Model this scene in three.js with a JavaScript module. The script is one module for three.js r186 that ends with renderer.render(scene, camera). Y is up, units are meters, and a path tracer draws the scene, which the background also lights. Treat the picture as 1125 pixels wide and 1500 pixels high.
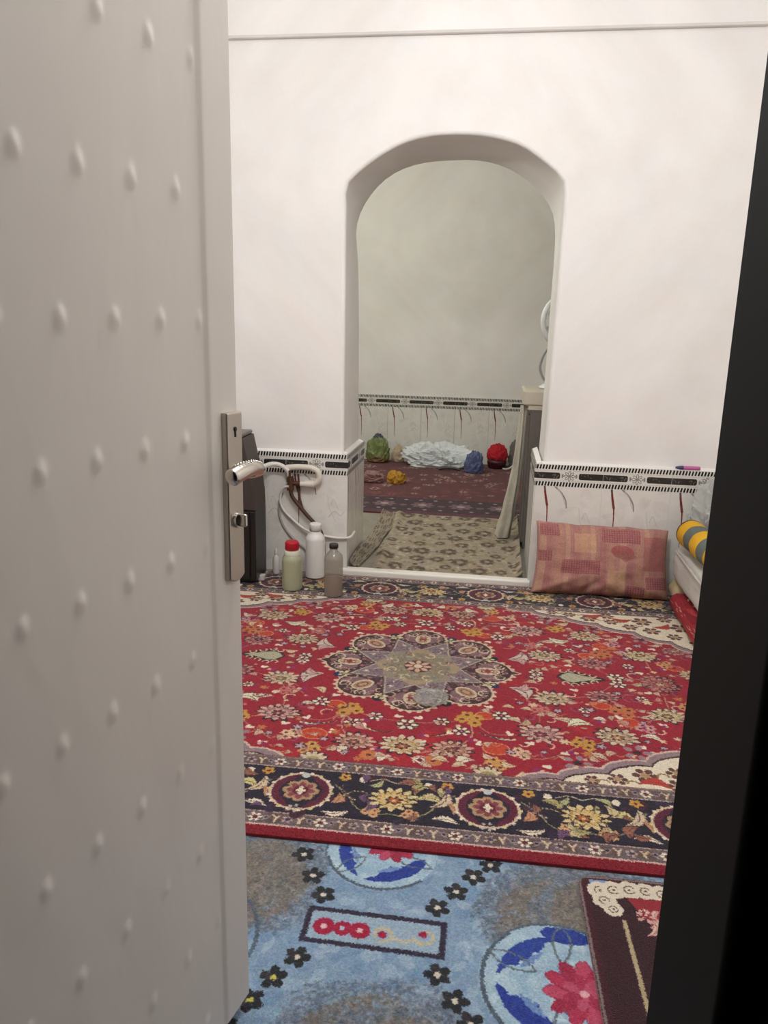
import * as THREE from 'three';
import { RoundedBoxGeometry } from 'three/addons/geometries/RoundedBoxGeometry.js';
import { mergeGeometries, mergeVertices } from 'three/addons/utils/BufferGeometryUtils.js';
import { ImprovedNoise } from 'three/addons/math/ImprovedNoise.js';

// ---------------------------------------------------------------- camera, exposure, lights
const scene = new THREE.Scene();
scene.background = new THREE.Color(0x000000);
const renderer = new THREE.WebGLRenderer();
renderer.toneMapping = THREE.LinearToneMapping;
renderer.toneMappingExposure = 0.49;
renderer.shadowMap.enabled = true;
const camera = new THREE.PerspectiveCamera(66.71, 0.75, 0.02, 60);
{
  const r = new THREE.Vector3(0.98943098, 0.02305304, -0.1431604), u = new THREE.Vector3(-0.05590395, 0.97160382, -0.2299147), f = new THREE.Vector3(-0.13379496, -0.23548795, -0.96262367);
  camera.position.set(0.2443, 1.225, 3.677);
  camera.quaternion.setFromRotationMatrix(new THREE.Matrix4().makeBasis(r, u, f.clone().negate()));
  scene.add(camera);
}
const LAMP = { at: [0.05, 2.5, 2.05], power: 15, radius: 0.09, color: 0xedeef1 };
const LAMP_BEYOND = { at: [-1.0, 2.2, -1.2], power: 7.4, radius: 0.09, color: 0xedf0e6 };

// ---------------------------------------------------------------- helpers
const noise = new ImprovedNoise();
const N = (x, y = 0, z = 0) => noise.noise(x, y, z);
function fbm(x, y, z = 0, o = 4) { let s = 0, a = 1, t = 0; for (let i = 0; i < o; i++) { s += a * N(x, y, z + i * 7.3); t += a; a *= 0.5; x *= 2.03; y *= 2.03; z *= 2.03; } return s / t; }
function rng(seed) { return () => { seed = (seed + 0x6d2b79f5) | 0; let t = Math.imul(seed ^ (seed >>> 15), 1 | seed); t = (t + Math.imul(t ^ (t >>> 7), 61 | t)) ^ t; return ((t ^ (t >>> 14)) >>> 0) / 4294967296; }; }
const V = (x, y, z) => new THREE.Vector3(x, y, z);
const taken = new Map();
function numbered(name) { const n = taken.get(name) ?? 0; taken.set(name, n + 1); return n ? name + '_' + String(n).padStart(3, '0') : name; }
function obj(name, geo, mat, parent = scene) {
  const m = new THREE.Mesh(Array.isArray(geo) ? mergeGeometries(geo.map((g) => { const h = g.index ? g.toNonIndexed() : g; for (const k of Object.keys(h.attributes)) if (!['position', 'normal', 'uv'].includes(k)) h.deleteAttribute(k); return h; })) : geo, mat);
  m.name = parent === scene ? numbered(name) : name; m.castShadow = m.receiveShadow = true; parent.add(m);
  return m;
}
function tag(o, label, category, extra = {}) { Object.assign(o.userData, { label, category }, extra); return o; }
function thing(name, label, category, at = [0, 0, 0], turn = 0, extra = {}) {
  const g = new THREE.Group(); g.name = numbered(name); g.position.set(...at); g.rotation.y = turn; scene.add(g);
  return tag(g, label, category, extra);
}
const struct = (name, geo, mat, label, category) => tag(obj(name, geo, mat), label, category, { kind: 'structure' });
const box = (x0, x1, y0, y1, z0, z1) => new THREE.BoxGeometry(x1 - x0, y1 - y0, z1 - z0).translate((x0 + x1) / 2, (y0 + y1) / 2, (z0 + z1) / 2);
const rbox = (x0, x1, y0, y1, z0, z1, r = 0.005, s = 2) => new RoundedBoxGeometry(x1 - x0, y1 - y0, z1 - z0, s, r).translate((x0 + x1) / 2, (y0 + y1) / 2, (z0 + z1) / 2);
const lathe = (pts, seg = 40) => new THREE.LatheGeometry(pts.map(([r, y]) => new THREE.Vector2(r, y)), seg);
const tube = (pts, r, seg = 60, rad = 10) => new THREE.TubeGeometry(new THREE.CatmullRomCurve3(pts.map((q) => V(...q))), seg, r, rad, false);
// a grid surface from f(u, v) -> [x, y, z], u and v in 0..1
function grid(nu, nv, f) {
  const pos = [], uv = [], idx = [];
  for (let j = 0; j <= nv; j++) for (let i = 0; i <= nu; i++) { const u = i / nu, v = j / nv; pos.push(...f(u, v)); uv.push(u, v); }
  for (let j = 0; j < nv; j++) for (let i = 0; i < nu; i++) { const a = j * (nu + 1) + i, b = a + 1, c = a + nu + 1, d = c + 1; idx.push(a, b, d, a, d, c); }
  const g = new THREE.BufferGeometry(); g.setAttribute('position', new THREE.Float32BufferAttribute(pos, 3)); g.setAttribute('uv', new THREE.Float32BufferAttribute(uv, 2)); g.setIndex(idx); g.computeVertexNormals();
  return g;
}
// a closed sheet: top surface f, the same surface lowered by t, and the rim between
function slab(nu, nv, f, t) {
  const top = grid(nu, nv, f), bot = grid(nu, nv, (u, v) => { const p = f(1 - u, v); return [p[0], p[1] - t, p[2]]; });
  const rim = grid(2 * (nu + nv), 1, (u, v) => {
    const k = u * 4, s = k - Math.floor(k), e = Math.min(3, Math.floor(k)), w = k >= 4 ? 1 : s;
    const [a, b] = e === 0 ? [w, 0] : e === 1 ? [1, w] : e === 2 ? [1 - w, 1] : [0, 1 - w];
    const p = f(a, b); return [p[0], p[1] - t * (1 - v), p[2]];
  });
  const ru = rim.attributes.uv; for (let i = 0; i < ru.count; i++) ru.setXY(i, 0.004, 0.004);
  return mergeGeometries([top, bot, rim]);
}
function worldUV(g, s = 1) {   // uv in metres by the axis a face looks along
  const h = g.index ? g.toNonIndexed() : g; h.computeVertexNormals();
  const p = h.attributes.position, n = h.attributes.normal, uv = new Float32Array(p.count * 2);
  for (let i = 0; i < p.count; i++) {
    const ax = Math.abs(n.getX(i)), ay = Math.abs(n.getY(i)), az = Math.abs(n.getZ(i));
    const a = az >= ax && az >= ay ? [p.getX(i), p.getY(i)] : ax >= ay ? [p.getZ(i), p.getY(i)] : [p.getX(i), p.getZ(i)];
    uv[2 * i] = a[0] * s; uv[2 * i + 1] = a[1] * s;
  }
  h.setAttribute('uv', new THREE.BufferAttribute(uv, 2)); return h;
}
function canvas(w, h, draw) { const c = document.createElement('canvas'); c.width = w; c.height = h; draw(c.getContext('2d'), w, h); return c; }
function grain(ctx, w, h, amp, seed, cell = 1, alike = 0.7) {   // fibre and knot variation, random in tone
  const R = rng(seed), im = ctx.getImageData(0, 0, w, h), d = im.data;
  for (let y = 0; y < h; y += cell) for (let x = 0; x < w; x += cell) {
    const n = (R() - 0.5) * 2 * amp, a = n * alike, r = [a + (R() - 0.5) * amp, a + (R() - 0.5) * amp * 0.8, a + (R() - 0.5) * amp];
    for (let yy = y; yy < Math.min(h, y + cell); yy++) for (let xx = x; xx < Math.min(w, x + cell); xx++) { const i = (yy * w + xx) * 4; for (let k = 0; k < 3; k++) d[i + k] += r[k]; }
  }
  ctx.putImageData(im, 0, 0);
}
function weave(ctx, w, h, r, seed) {   // knots pull the outlines about by a few millimetres
  const R = rng(seed), im = ctx.getImageData(0, 0, w, h), s = new Uint8ClampedArray(im.data), d = im.data;
  for (let y = 0; y < h; y += 2) for (let x = 0; x < w; x += 2) {
    const dx = Math.round((R() + R() - 1) * r), dy = Math.round((R() + R() - 1) * r);
    for (let b = 0; b < 2; b++) for (let a = 0; a < 2; a++) { const X = x + a, Y = y + b; if (X >= w || Y >= h) continue; const sx = Math.min(w - 1, Math.max(0, X + dx)), sy = Math.min(h - 1, Math.max(0, Y + dy)), i = (Y * w + X) * 4, j = (sy * w + sx) * 4; d[i] = s[j]; d[i + 1] = s[j + 1]; d[i + 2] = s[j + 2]; }
  }
  ctx.putImageData(im, 0, 0);
}
function tex(c, color = true, repeat) {
  const t = new THREE.CanvasTexture(c); if (color) t.colorSpace = THREE.SRGBColorSpace; t.magFilter = THREE.LinearFilter;
  if (repeat) { t.wrapS = t.wrapT = THREE.RepeatWrapping; t.repeat.set(...repeat); }
  return t;
}
const mat = (o) => new THREE.MeshPhysicalMaterial({ roughness: 0.7, ...o });
const L = (r, g, b) => new THREE.Color().setRGB(r, g, b);

// ---------------------------------------------------------------- surfaces
const plasterMap = tex(canvas(1024, 1024, (c, w, h) => {
  const im = c.createImageData(w, h), R = rng(5);
  for (let y = 0; y < h; y++) for (let x = 0; x < w; x++) {
    const a = Math.sin((x / w) * 2 * Math.PI), b = Math.cos((x / w) * 2 * Math.PI), e = (y / h) * 2 * Math.PI;
    const n = fbm(a * 1.4 + 3, b * 1.4 + Math.sin(e) * 1.4, Math.cos(e) * 1.4, 5), m = fbm(a * 3 + 9, b * 3 + Math.sin(e) * 3, Math.cos(e) * 3 + 4, 3);
    const i = (y * w + x) * 4, k = 232 + n * 12 + (R() - 0.5) * 3;
    im.data[i] = k; im.data[i + 1] = k - 4 - m * 4; im.data[i + 2] = k - 9 - m * 7; im.data[i + 3] = 255;
  }
  c.putImageData(im, 0, 0);
}), true, [0.4, 0.4]);
const plasterBump = tex(canvas(512, 512, (c, w, h) => {
  const im = c.createImageData(w, h);
  for (let y = 0; y < h; y++) for (let x = 0; x < w; x++) {
    const e = (x / w) * 2 * Math.PI, q = (y / h) * 2 * Math.PI, n = fbm(Math.sin(e) * 2.2, Math.cos(e) * 2.2 + Math.sin(q) * 2.2, Math.cos(q) * 2.2, 5), i = (y * w + x) * 4, k = 128 + n * 150;
    im.data[i] = im.data[i + 1] = im.data[i + 2] = k; im.data[i + 3] = 255;
  }
  c.putImageData(im, 0, 0);
}), false, [0.5, 0.5]);
const plaster = mat({ map: plasterMap, bumpMap: plasterBump, bumpScale: 0.003, roughness: 0.85 });
const cementMap = tex(canvas(512, 512, (c, w, h) => { c.fillStyle = '#8f887b'; c.fillRect(0, 0, w, h); const R = rng(8); for (let i = 0; i < 500; i++) { c.fillStyle = `rgba(${R() < 0.5 ? '120,112,100' : '165,158,144'},0.12)`; c.beginPath(); c.ellipse(R() * w, R() * h, 8 + R() * 40, 6 + R() * 26, R() * 3, 0, 7); c.fill(); } grain(c, w, h, 12, 3, 2); }), true, [1, 1]);
const cement = mat({ map: cementMap, roughness: 0.9 });

// wall tiles: white glaze printed with a red-brown streak, grey curls and faint veins
const fieldTile = (seed) => tex(canvas(360, 600, (c, w, h) => {
  c.fillStyle = '#dfdcd4'; c.fillRect(0, 0, w, h);
  const R = rng(seed);
  for (let i = 0; i < 60; i++) { c.fillStyle = `rgba(${R() < 0.6 ? '196,192,186' : '236,234,228'},0.18)`; c.beginPath(); c.ellipse(R() * w, R() * h, 12 + R() * 50, 8 + R() * 30, R() * 3, 0, 7); c.fill(); }
  const streak = (pts, col, w0, w1) => { const q = new THREE.CatmullRomCurve3(pts.map(([x, y]) => V(x * w, y * h, 0))).getPoints(60); c.strokeStyle = col; c.lineCap = 'round'; for (let i = 1; i < q.length; i++) { c.lineWidth = w0 + (w1 - w0) * (i / q.length) + R() * 1.5; c.beginPath(); c.moveTo(q[i - 1].x, q[i - 1].y); c.lineTo(q[i].x, q[i].y); c.stroke(); } };
  const dark = '#7c2f2a';
  streak([[0.14, 0], [0.165, 0.1], [0.195, 0.18]], '#5e4a46', 9, 12);
  streak([[0.15, 0.05], [0.19, 0.16], [0.205, 0.3], [0.205, 0.52]], dark, 10, 2);
  streak([[0.3, 0], [0.4, 0.06], [0.47, 0.13], [0.49, 0.2]], '#8d8983', 9, 5);
  streak([[0.34, 0.02], [0.42, 0.09], [0.46, 0.17]], '#c6b8b4', 5, 2);
  streak([[0.68, 0.2], [0.72, 0.34], [0.82, 0.46]], '#cdc8c0', 3, 2);
  streak([[0.7, 0.42], [0.8, 0.36], [0.9, 0.4], [0.96, 0.36]], '#c2bdb5', 4, 2);
  streak([[0.74, 0.3], [0.78, 0.24], [0.86, 0.34]], '#c9c4bc', 3, 2);
  streak([[0.25, 0.62], [0.4, 0.72], [0.5, 0.9]], '#bdb8b0', 3, 2);
  grain(c, w, h, 5, seed + 9, 2);
}));
const borderPrint = (hatch) => tex(canvas(600, 200, (c, w, h) => {
  c.fillStyle = '#d9d6ce'; c.fillRect(0, 0, w, h);
  const R = rng(21);
  c.strokeStyle = '#1d1a18'; c.lineWidth = 15; c.lineCap = 'butt';
  if (hatch) for (const [y0, y1] of [[2, 42], [158, 198]]) for (let x = 12; x < w + 14; x += 27.27) { c.beginPath(); c.moveTo(x, y0); c.lineTo(x - 9, y1); c.stroke(); }
  c.strokeStyle = '#b9b4ab'; c.lineWidth = 3; for (const y of [52, 148]) { c.beginPath(); c.moveTo(0, y); c.lineTo(w, y); c.stroke(); }
  c.fillStyle = '#2e2a27';
  c.beginPath(); c.roundRect(-30, 72, 246, 58, 18); c.roundRect(384, 72, 246, 58, 18); c.fill();
  c.fillStyle = '#5d564e'; for (let i = 0; i < 26; i++) { const x = R() * w, y = 82 + R() * 36; if (x > 205 && x < 395) continue; c.beginPath(); c.ellipse(x, y, 4 + R() * 12, 2 + R() * 5, R() * 3, 0, 7); c.fill(); }
  c.strokeStyle = '#77716a'; c.lineWidth = 5;
  for (let k = 0; k < 8; k++) { const a = (k * Math.PI) / 4; c.beginPath(); c.ellipse(300 + Math.cos(a) * 30, 101 + Math.sin(a) * 26, 20, 9, a, 0, 7); c.stroke(); }
  c.fillStyle = '#8f887f'; c.beginPath(); c.arc(300, 101, 13, 0, 7); c.fill();
  for (const x of [238, 362]) { c.fillStyle = '#918a81'; c.beginPath(); c.ellipse(x, 101, 9, 20, 0, 0, 7); c.fill(); }
  grain(c, w, h, 6, 31, 2);
}));
const tileMats = [fieldTile(1), fieldTile(2)].map((t) => mat({ map: t, roughness: 0.22 }));
const borderMat = mat({ map: borderPrint(true), roughness: 0.25 });
const groutMat = mat({ color: 0xd9d5cc, roughness: 0.9 });

// ---------------------------------------------------------------- room shell
const ROOM = { x0: -1.72, x1: 1.76, z0: 0, z1: 3.2, top: 2.95 }, BEY = { x0: -2.1, x1: 2.1, z1: -0.43, z0: -3.27, top: 2.85 };
const frontArch = [[-0.470, 0], [-0.472, 1.0], [-0.473, 1.74], [-0.471, 1.823], [-0.403, 1.891], [-0.312, 1.952], [-0.222, 1.996], [-0.118, 2.023], [0.0, 2.031], [0.105, 2.027], [0.208, 2.01], [0.297, 1.982], [0.388, 1.924], [0.449, 1.878], [0.487, 1.832], [0.491, 1.745], [0.487, 1.1], [0.474, 0]];
const backArch = [[-0.470, 0], [-0.476, 0.95], [-0.487, 1.5], [-0.499, 1.69], [-0.476, 1.77], [-0.425, 1.851], [-0.357, 1.918], [-0.273, 1.965], [-0.173, 1.993], [-0.022, 2.005], [0.094, 2.004], [0.211, 1.979], [0.312, 1.93], [0.399, 1.861], [0.456, 1.79], [0.482, 1.715], [0.489, 1.3], [0.474, 0]];
function archPoints(p, n = 90) {
  const cv = new THREE.CatmullRomCurve3(p.map(([x, y]) => V(x, y, 0)), false, 'centripetal'), out = [];
  for (let i = 0; i <= n; i++) { const q = cv.getPointAt(i / n); out.push([q.x, q.y]); }
  out[0][1] = out[n][1] = 0; return out;
}
{
  const fp = archPoints(frontArch), bp = archPoints(backArch), n = fp.length;
  const grow = (p, d) => p.map(([x, y], i) => { const a = p[Math.max(0, i - 1)], b = p[Math.min(n - 1, i + 1)], tx = b[0] - a[0], ty = b[1] - a[1], l = Math.hypot(tx, ty); const k = i === 0 || i === n - 1 ? [Math.sign(x), 0] : [-ty / l, tx / l]; return [x + k[0] * d, y + k[1] * d]; });
  const face = (p, z, flip) => {
    const s = new THREE.Shape([[ROOM.x0 - 0.5, 0], ...p, [ROOM.x1 + 0.5, 0], [ROOM.x1 + 0.5, 3.1], [ROOM.x0 - 0.5, 3.1]].map(([x, y]) => new THREE.Vector2(x, y)));
    const g = new THREE.ShapeGeometry(s).translate(0, 0, z); if (flip) { const ix = g.index.array; for (let i = 0; i < ix.length; i += 3) [ix[i], ix[i + 1]] = [ix[i + 1], ix[i]]; g.computeVertexNormals(); } return g;
  };
  const rings = [];
  for (let k = 0; k <= 4; k++) { const a = (k / 4) * Math.PI / 2; rings.push([grow(fp, 0.016 * (1 - Math.sin(a))), -0.016 * (1 - Math.cos(a))]); }
  for (let k = 1; k < 8; k++) { const t = k / 8; rings.push([fp.map(([x, y], i) => [x + (bp[i][0] - x) * t + 0.003 * N(i * 0.12, k * 0.6, 2), y + (bp[i][1] - y) * t]), -0.016 - 0.398 * t]); }
  for (let k = 0; k <= 4; k++) { const a = (k / 4) * Math.PI / 2; rings.push([grow(bp, 0.016 * (1 - Math.cos(a))), -0.414 - 0.016 * Math.sin(a)]); }
  const loft = grid(n - 1, rings.length - 1, (u, v) => { const [p, z] = rings[Math.round(v * (rings.length - 1))], q = p[Math.round(u * (n - 1))]; return [q[0], q[1], z]; });
  const lp = loft.attributes.position, lu = loft.attributes.uv; for (let i = 0; i < lp.count; i++) lu.setXY(i, lp.getZ(i), lp.getY(i) + lp.getX(i));
  const li = loft.index.array; for (let i = 0; i < li.length; i += 3) [li[i], li[i + 1]] = [li[i + 1], li[i]]; loft.computeVertexNormals();
  const wall = struct('wall_back', [face(rings[0][0], 0, false), loft, face(rings[rings.length - 1][0], -0.43, true)], plaster, 'white plaster wall with a round-topped arched opening above a tiled dado', 'wall');
  // the thicker band of plaster above the seam
  const band = new THREE.Shape([[0, 2.422], [0.028, 2.42], [0.036, 2.428], [0.036, 3.0], [0, 3.0]].map(([x, y]) => new THREE.Vector2(-x, y)));
  const bg = new THREE.ExtrudeGeometry(band, { depth: ROOM.x1 - ROOM.x0, bevelEnabled: false }).rotateY(Math.PI / 2).translate(ROOM.x0, 0, 0);
  struct('trim_1', worldUV(bg), plaster, 'thick plaster band along the top of the arched wall, ending in a shadowed seam', 'trim');
  // dado tiles
  const T = 0.305, fieldTop = 0.502, top = 0.605, gap = 0.0008, ft = new RoundedBoxGeometry(T - gap, fieldTop - gap, 0.02, 1, 0.0005), bt = new RoundedBoxGeometry(T - gap, top - fieldTop - gap, 0.022, 1, 0.0005);
  const put = (x, z, turn, k, w, parent, fm, bm) => {
    const s = (w ?? T) / T;
    for (const [name, g, y, m] of [['tile', ft, fieldTop / 2, fm[k % fm.length]], ['border_tile', bt, (top + fieldTop) / 2, bm]]) {
      const o = obj(name, g, m, parent); o.position.set(x, y, z); o.rotation.y = turn; o.scale.x = s;
    }
  };
  for (let k = 0; k < 5; k++) { const x0 = 0.452 + k * 0.306, x1 = Math.min(x0 + 0.306, ROOM.x1); put((x0 + x1) / 2, 0.017, 0, k, x1 - x0 - 0.001, wall, tileMats, borderMat); }
  for (let k = 0; k < 5; k++) { const x1 = -0.447 - k * 0.306, x0 = Math.max(x1 - 0.306, ROOM.x0); put((x0 + x1) / 2, 0.017, 0, k, x1 - x0 - 0.001, wall, tileMats, borderMat); }
  for (const [sx, turn] of [[-1, Math.PI / 2], [1, -Math.PI / 2]]) for (const [z1, z0] of [[0.027, -0.15], [-0.15, -0.455]]) put(sx * 0.456, (z0 + z1) / 2, turn, 1, z1 - z0 - 0.001, wall, tileMats, borderMat);
  obj('tile_mortar', [box(0.455, ROOM.x1, 0, top - 0.002, 0, 0.0255), box(ROOM.x0, -0.455, 0, top - 0.002, 0, 0.0255), box(-0.475, -0.462, 0, top - 0.002, -0.45, 0.012), box(0.462, 0.475, 0, top - 0.002, -0.45, 0.012)], groutMat, wall);
  // sloping plaster fillet on top of the tiles
  const fil = (pts) => { const s = new THREE.Shape(pts.map(([a, b]) => new THREE.Vector2(a, b))); return s; };
  const prof = [[0, top - 0.003], [0.02, top - 0.002], [0.02, top + 0.001], [0, top + 0.01]];
  const fz = (x0, x1) => new THREE.ExtrudeGeometry(fil(prof), { depth: x1 - x0, bevelEnabled: false }).applyMatrix4(new THREE.Matrix4().makeBasis(V(0, 0, 1), V(0, 1, 0), V(-1, 0, 0))).translate(x1, 0, 0);
  const fx = (sx) => new THREE.ExtrudeGeometry(fil(prof.map(([a, b]) => [-sx * a * 1.1, b])), { depth: 0.47, bevelEnabled: false }).translate(sx * 0.474, 0, -0.447);
  obj('plaster_fillet', [fz(0.452, ROOM.x1), fz(ROOM.x0, -0.452), fx(-1), fx(1)].map((g) => worldUV(g)), plaster, wall);

  // the wall at the end of the room beyond
  const far = struct('wall_beyond', worldUV(box(BEY.x0 - 0.2, BEY.x1 + 0.2, 0, 3.1, BEY.z0 - 0.15, BEY.z0)), plaster, 'plain plaster wall of the room beyond the arch, tiled along its foot', 'wall');
  const fW = 0.3;
  for (let k = -7; k < 7; k++) put(-0.105 + 0.105 + k * fW - 0.105 + fW / 2, BEY.z0 + 0.012, 0, k + 8, fW - 0.001, far, tileMats, borderMat);
  obj('tile_mortar', box(BEY.x0, BEY.x1, 0, top - 0.002, BEY.z0, BEY.z0 + 0.006), groutMat, far);
}
struct('wall_left', worldUV(box(ROOM.x0 - 0.2, ROOM.x0, 0, 3.1, 0, ROOM.z1)), plaster, 'white plaster side wall behind the dark cabinet heater', 'wall');
struct('wall_right', worldUV(box(ROOM.x1, ROOM.x1 + 0.2, 0, 3.1, 0, ROOM.z1)), plaster, 'white plaster side wall behind the bedding', 'wall');
struct('ceiling', worldUV(box(ROOM.x0 - 0.2, ROOM.x1 + 0.2, ROOM.top, ROOM.top + 0.15, -0.0, ROOM.z1 + 0.25)), plaster, 'white plaster ceiling of the carpeted room', 'ceiling');
struct('ceiling_beyond', worldUV(box(BEY.x0 - 0.2, BEY.x1 + 0.2, BEY.top, BEY.top + 0.15, BEY.z0 - 0.1, BEY.z1)), plaster, 'plaster ceiling of the room beyond the arch', 'ceiling');
struct('wall_beyond_left', worldUV(box(BEY.x0 - 0.2, BEY.x0, 0, 3.1, BEY.z0, BEY.z1)), plaster, 'plaster side wall of the room beyond, on the green bag side', 'wall');
struct('wall_beyond_right', worldUV(box(BEY.x1, BEY.x1 + 0.2, 0, 3.1, BEY.z0, BEY.z1)), plaster, 'plaster side wall of the room beyond, on the fan side', 'wall');
const DOOR = { x0: -0.31, x1: 0.375, h: 2.03 };
struct('wall_front', [box(ROOM.x0 - 0.2, DOOR.x0 - 0.05, 0, 3.1, 3.2, 3.45), box(DOOR.x1 + 0.05, ROOM.x1 + 0.2, 0, 3.1, 3.2, 3.45), box(DOOR.x0 - 0.05, DOOR.x1 + 0.05, DOOR.h + 0.05, 3.1, 3.2, 3.45)].map((g) => worldUV(g)), plaster, 'plaster wall holding the doorway that the door hangs in', 'wall');
struct('floor', worldUV(box(ROOM.x0 - 0.2, ROOM.x1 + 0.2, -0.12, 0, 0, 3.45)), cement, 'bare grey cement floor under the carpets', 'floor');
struct('floor_beyond', worldUV(box(BEY.x0 - 0.2, BEY.x1 + 0.2, -0.12, 0.022, BEY.z0 - 0.1, 0)), cement, 'bare grey cement floor of the arch passage and the room beyond', 'floor');
{
  const s = new THREE.Shape(); s.moveTo(0.0, -0.01); s.lineTo(0.046, -0.01); s.lineTo(0.046, 0.02); s.quadraticCurveTo(0.046, 0.033, 0.034, 0.034); s.lineTo(0.0, 0.034); s.lineTo(0, -0.01);
  const g = new THREE.ExtrudeGeometry(s, { depth: 0.935, bevelEnabled: false, curveSegments: 8 }).applyMatrix4(new THREE.Matrix4().makeBasis(V(0, 0, 1), V(0, 1, 0), V(-1, 0, 0))).translate(0.455, 0.0, 0);
  struct('trim_2', worldUV(g), mat({ color: 0xe9e4da, roughness: 0.35 }), 'white stone sill strip along the front of the arch passage', 'sill');
}
// door frame: dark painted metal lining with a rebate, brown casing outside
{
  const steel = mat({ color: L(0.009, 0.0075, 0.006), roughness: 0.8, specularIntensity: 0.4 }), brown = mat({ color: L(0.11, 0.06, 0.03), roughness: 0.6 });
  const fr = new THREE.Group(); fr.name = 'trim_3'; scene.add(fr); tag(fr, 'dark painted metal door frame around the doorway', 'door frame', { kind: 'structure' });
  const post = (sx, x) => [rbox(Math.min(x, x + sx * 0.06), Math.max(x, x + sx * 0.06), 0, DOOR.h + 0.06, 3.196, 3.325, 0.006), box(Math.min(x + sx * 0.022, x + sx * 0.06), Math.max(x + sx * 0.022, x + sx * 0.06), 0, DOOR.h + 0.06, 3.325, 3.372)];
  obj('frame_post', post(1, DOOR.x1), steel, fr); obj('frame_post', post(-1, DOOR.x0 - 0.012), steel, fr);
  obj('frame_head', [rbox(DOOR.x0, DOOR.x1, DOOR.h, DOOR.h + 0.06, 3.196, 3.325, 0.006), box(DOOR.x0, DOOR.x1, DOOR.h + 0.02, DOOR.h + 0.06, 3.325, 3.372)], steel, fr);
  obj('outer_casing', [rbox(0.378, 0.47, 0, DOOR.h + 0.06, 3.372, 3.46, 0.006)], brown, fr); obj('outer_casing', [rbox(-0.42, -0.325, 0, DOOR.h + 0.06, 3.372, 3.46, 0.006)], brown, fr);
}

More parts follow.
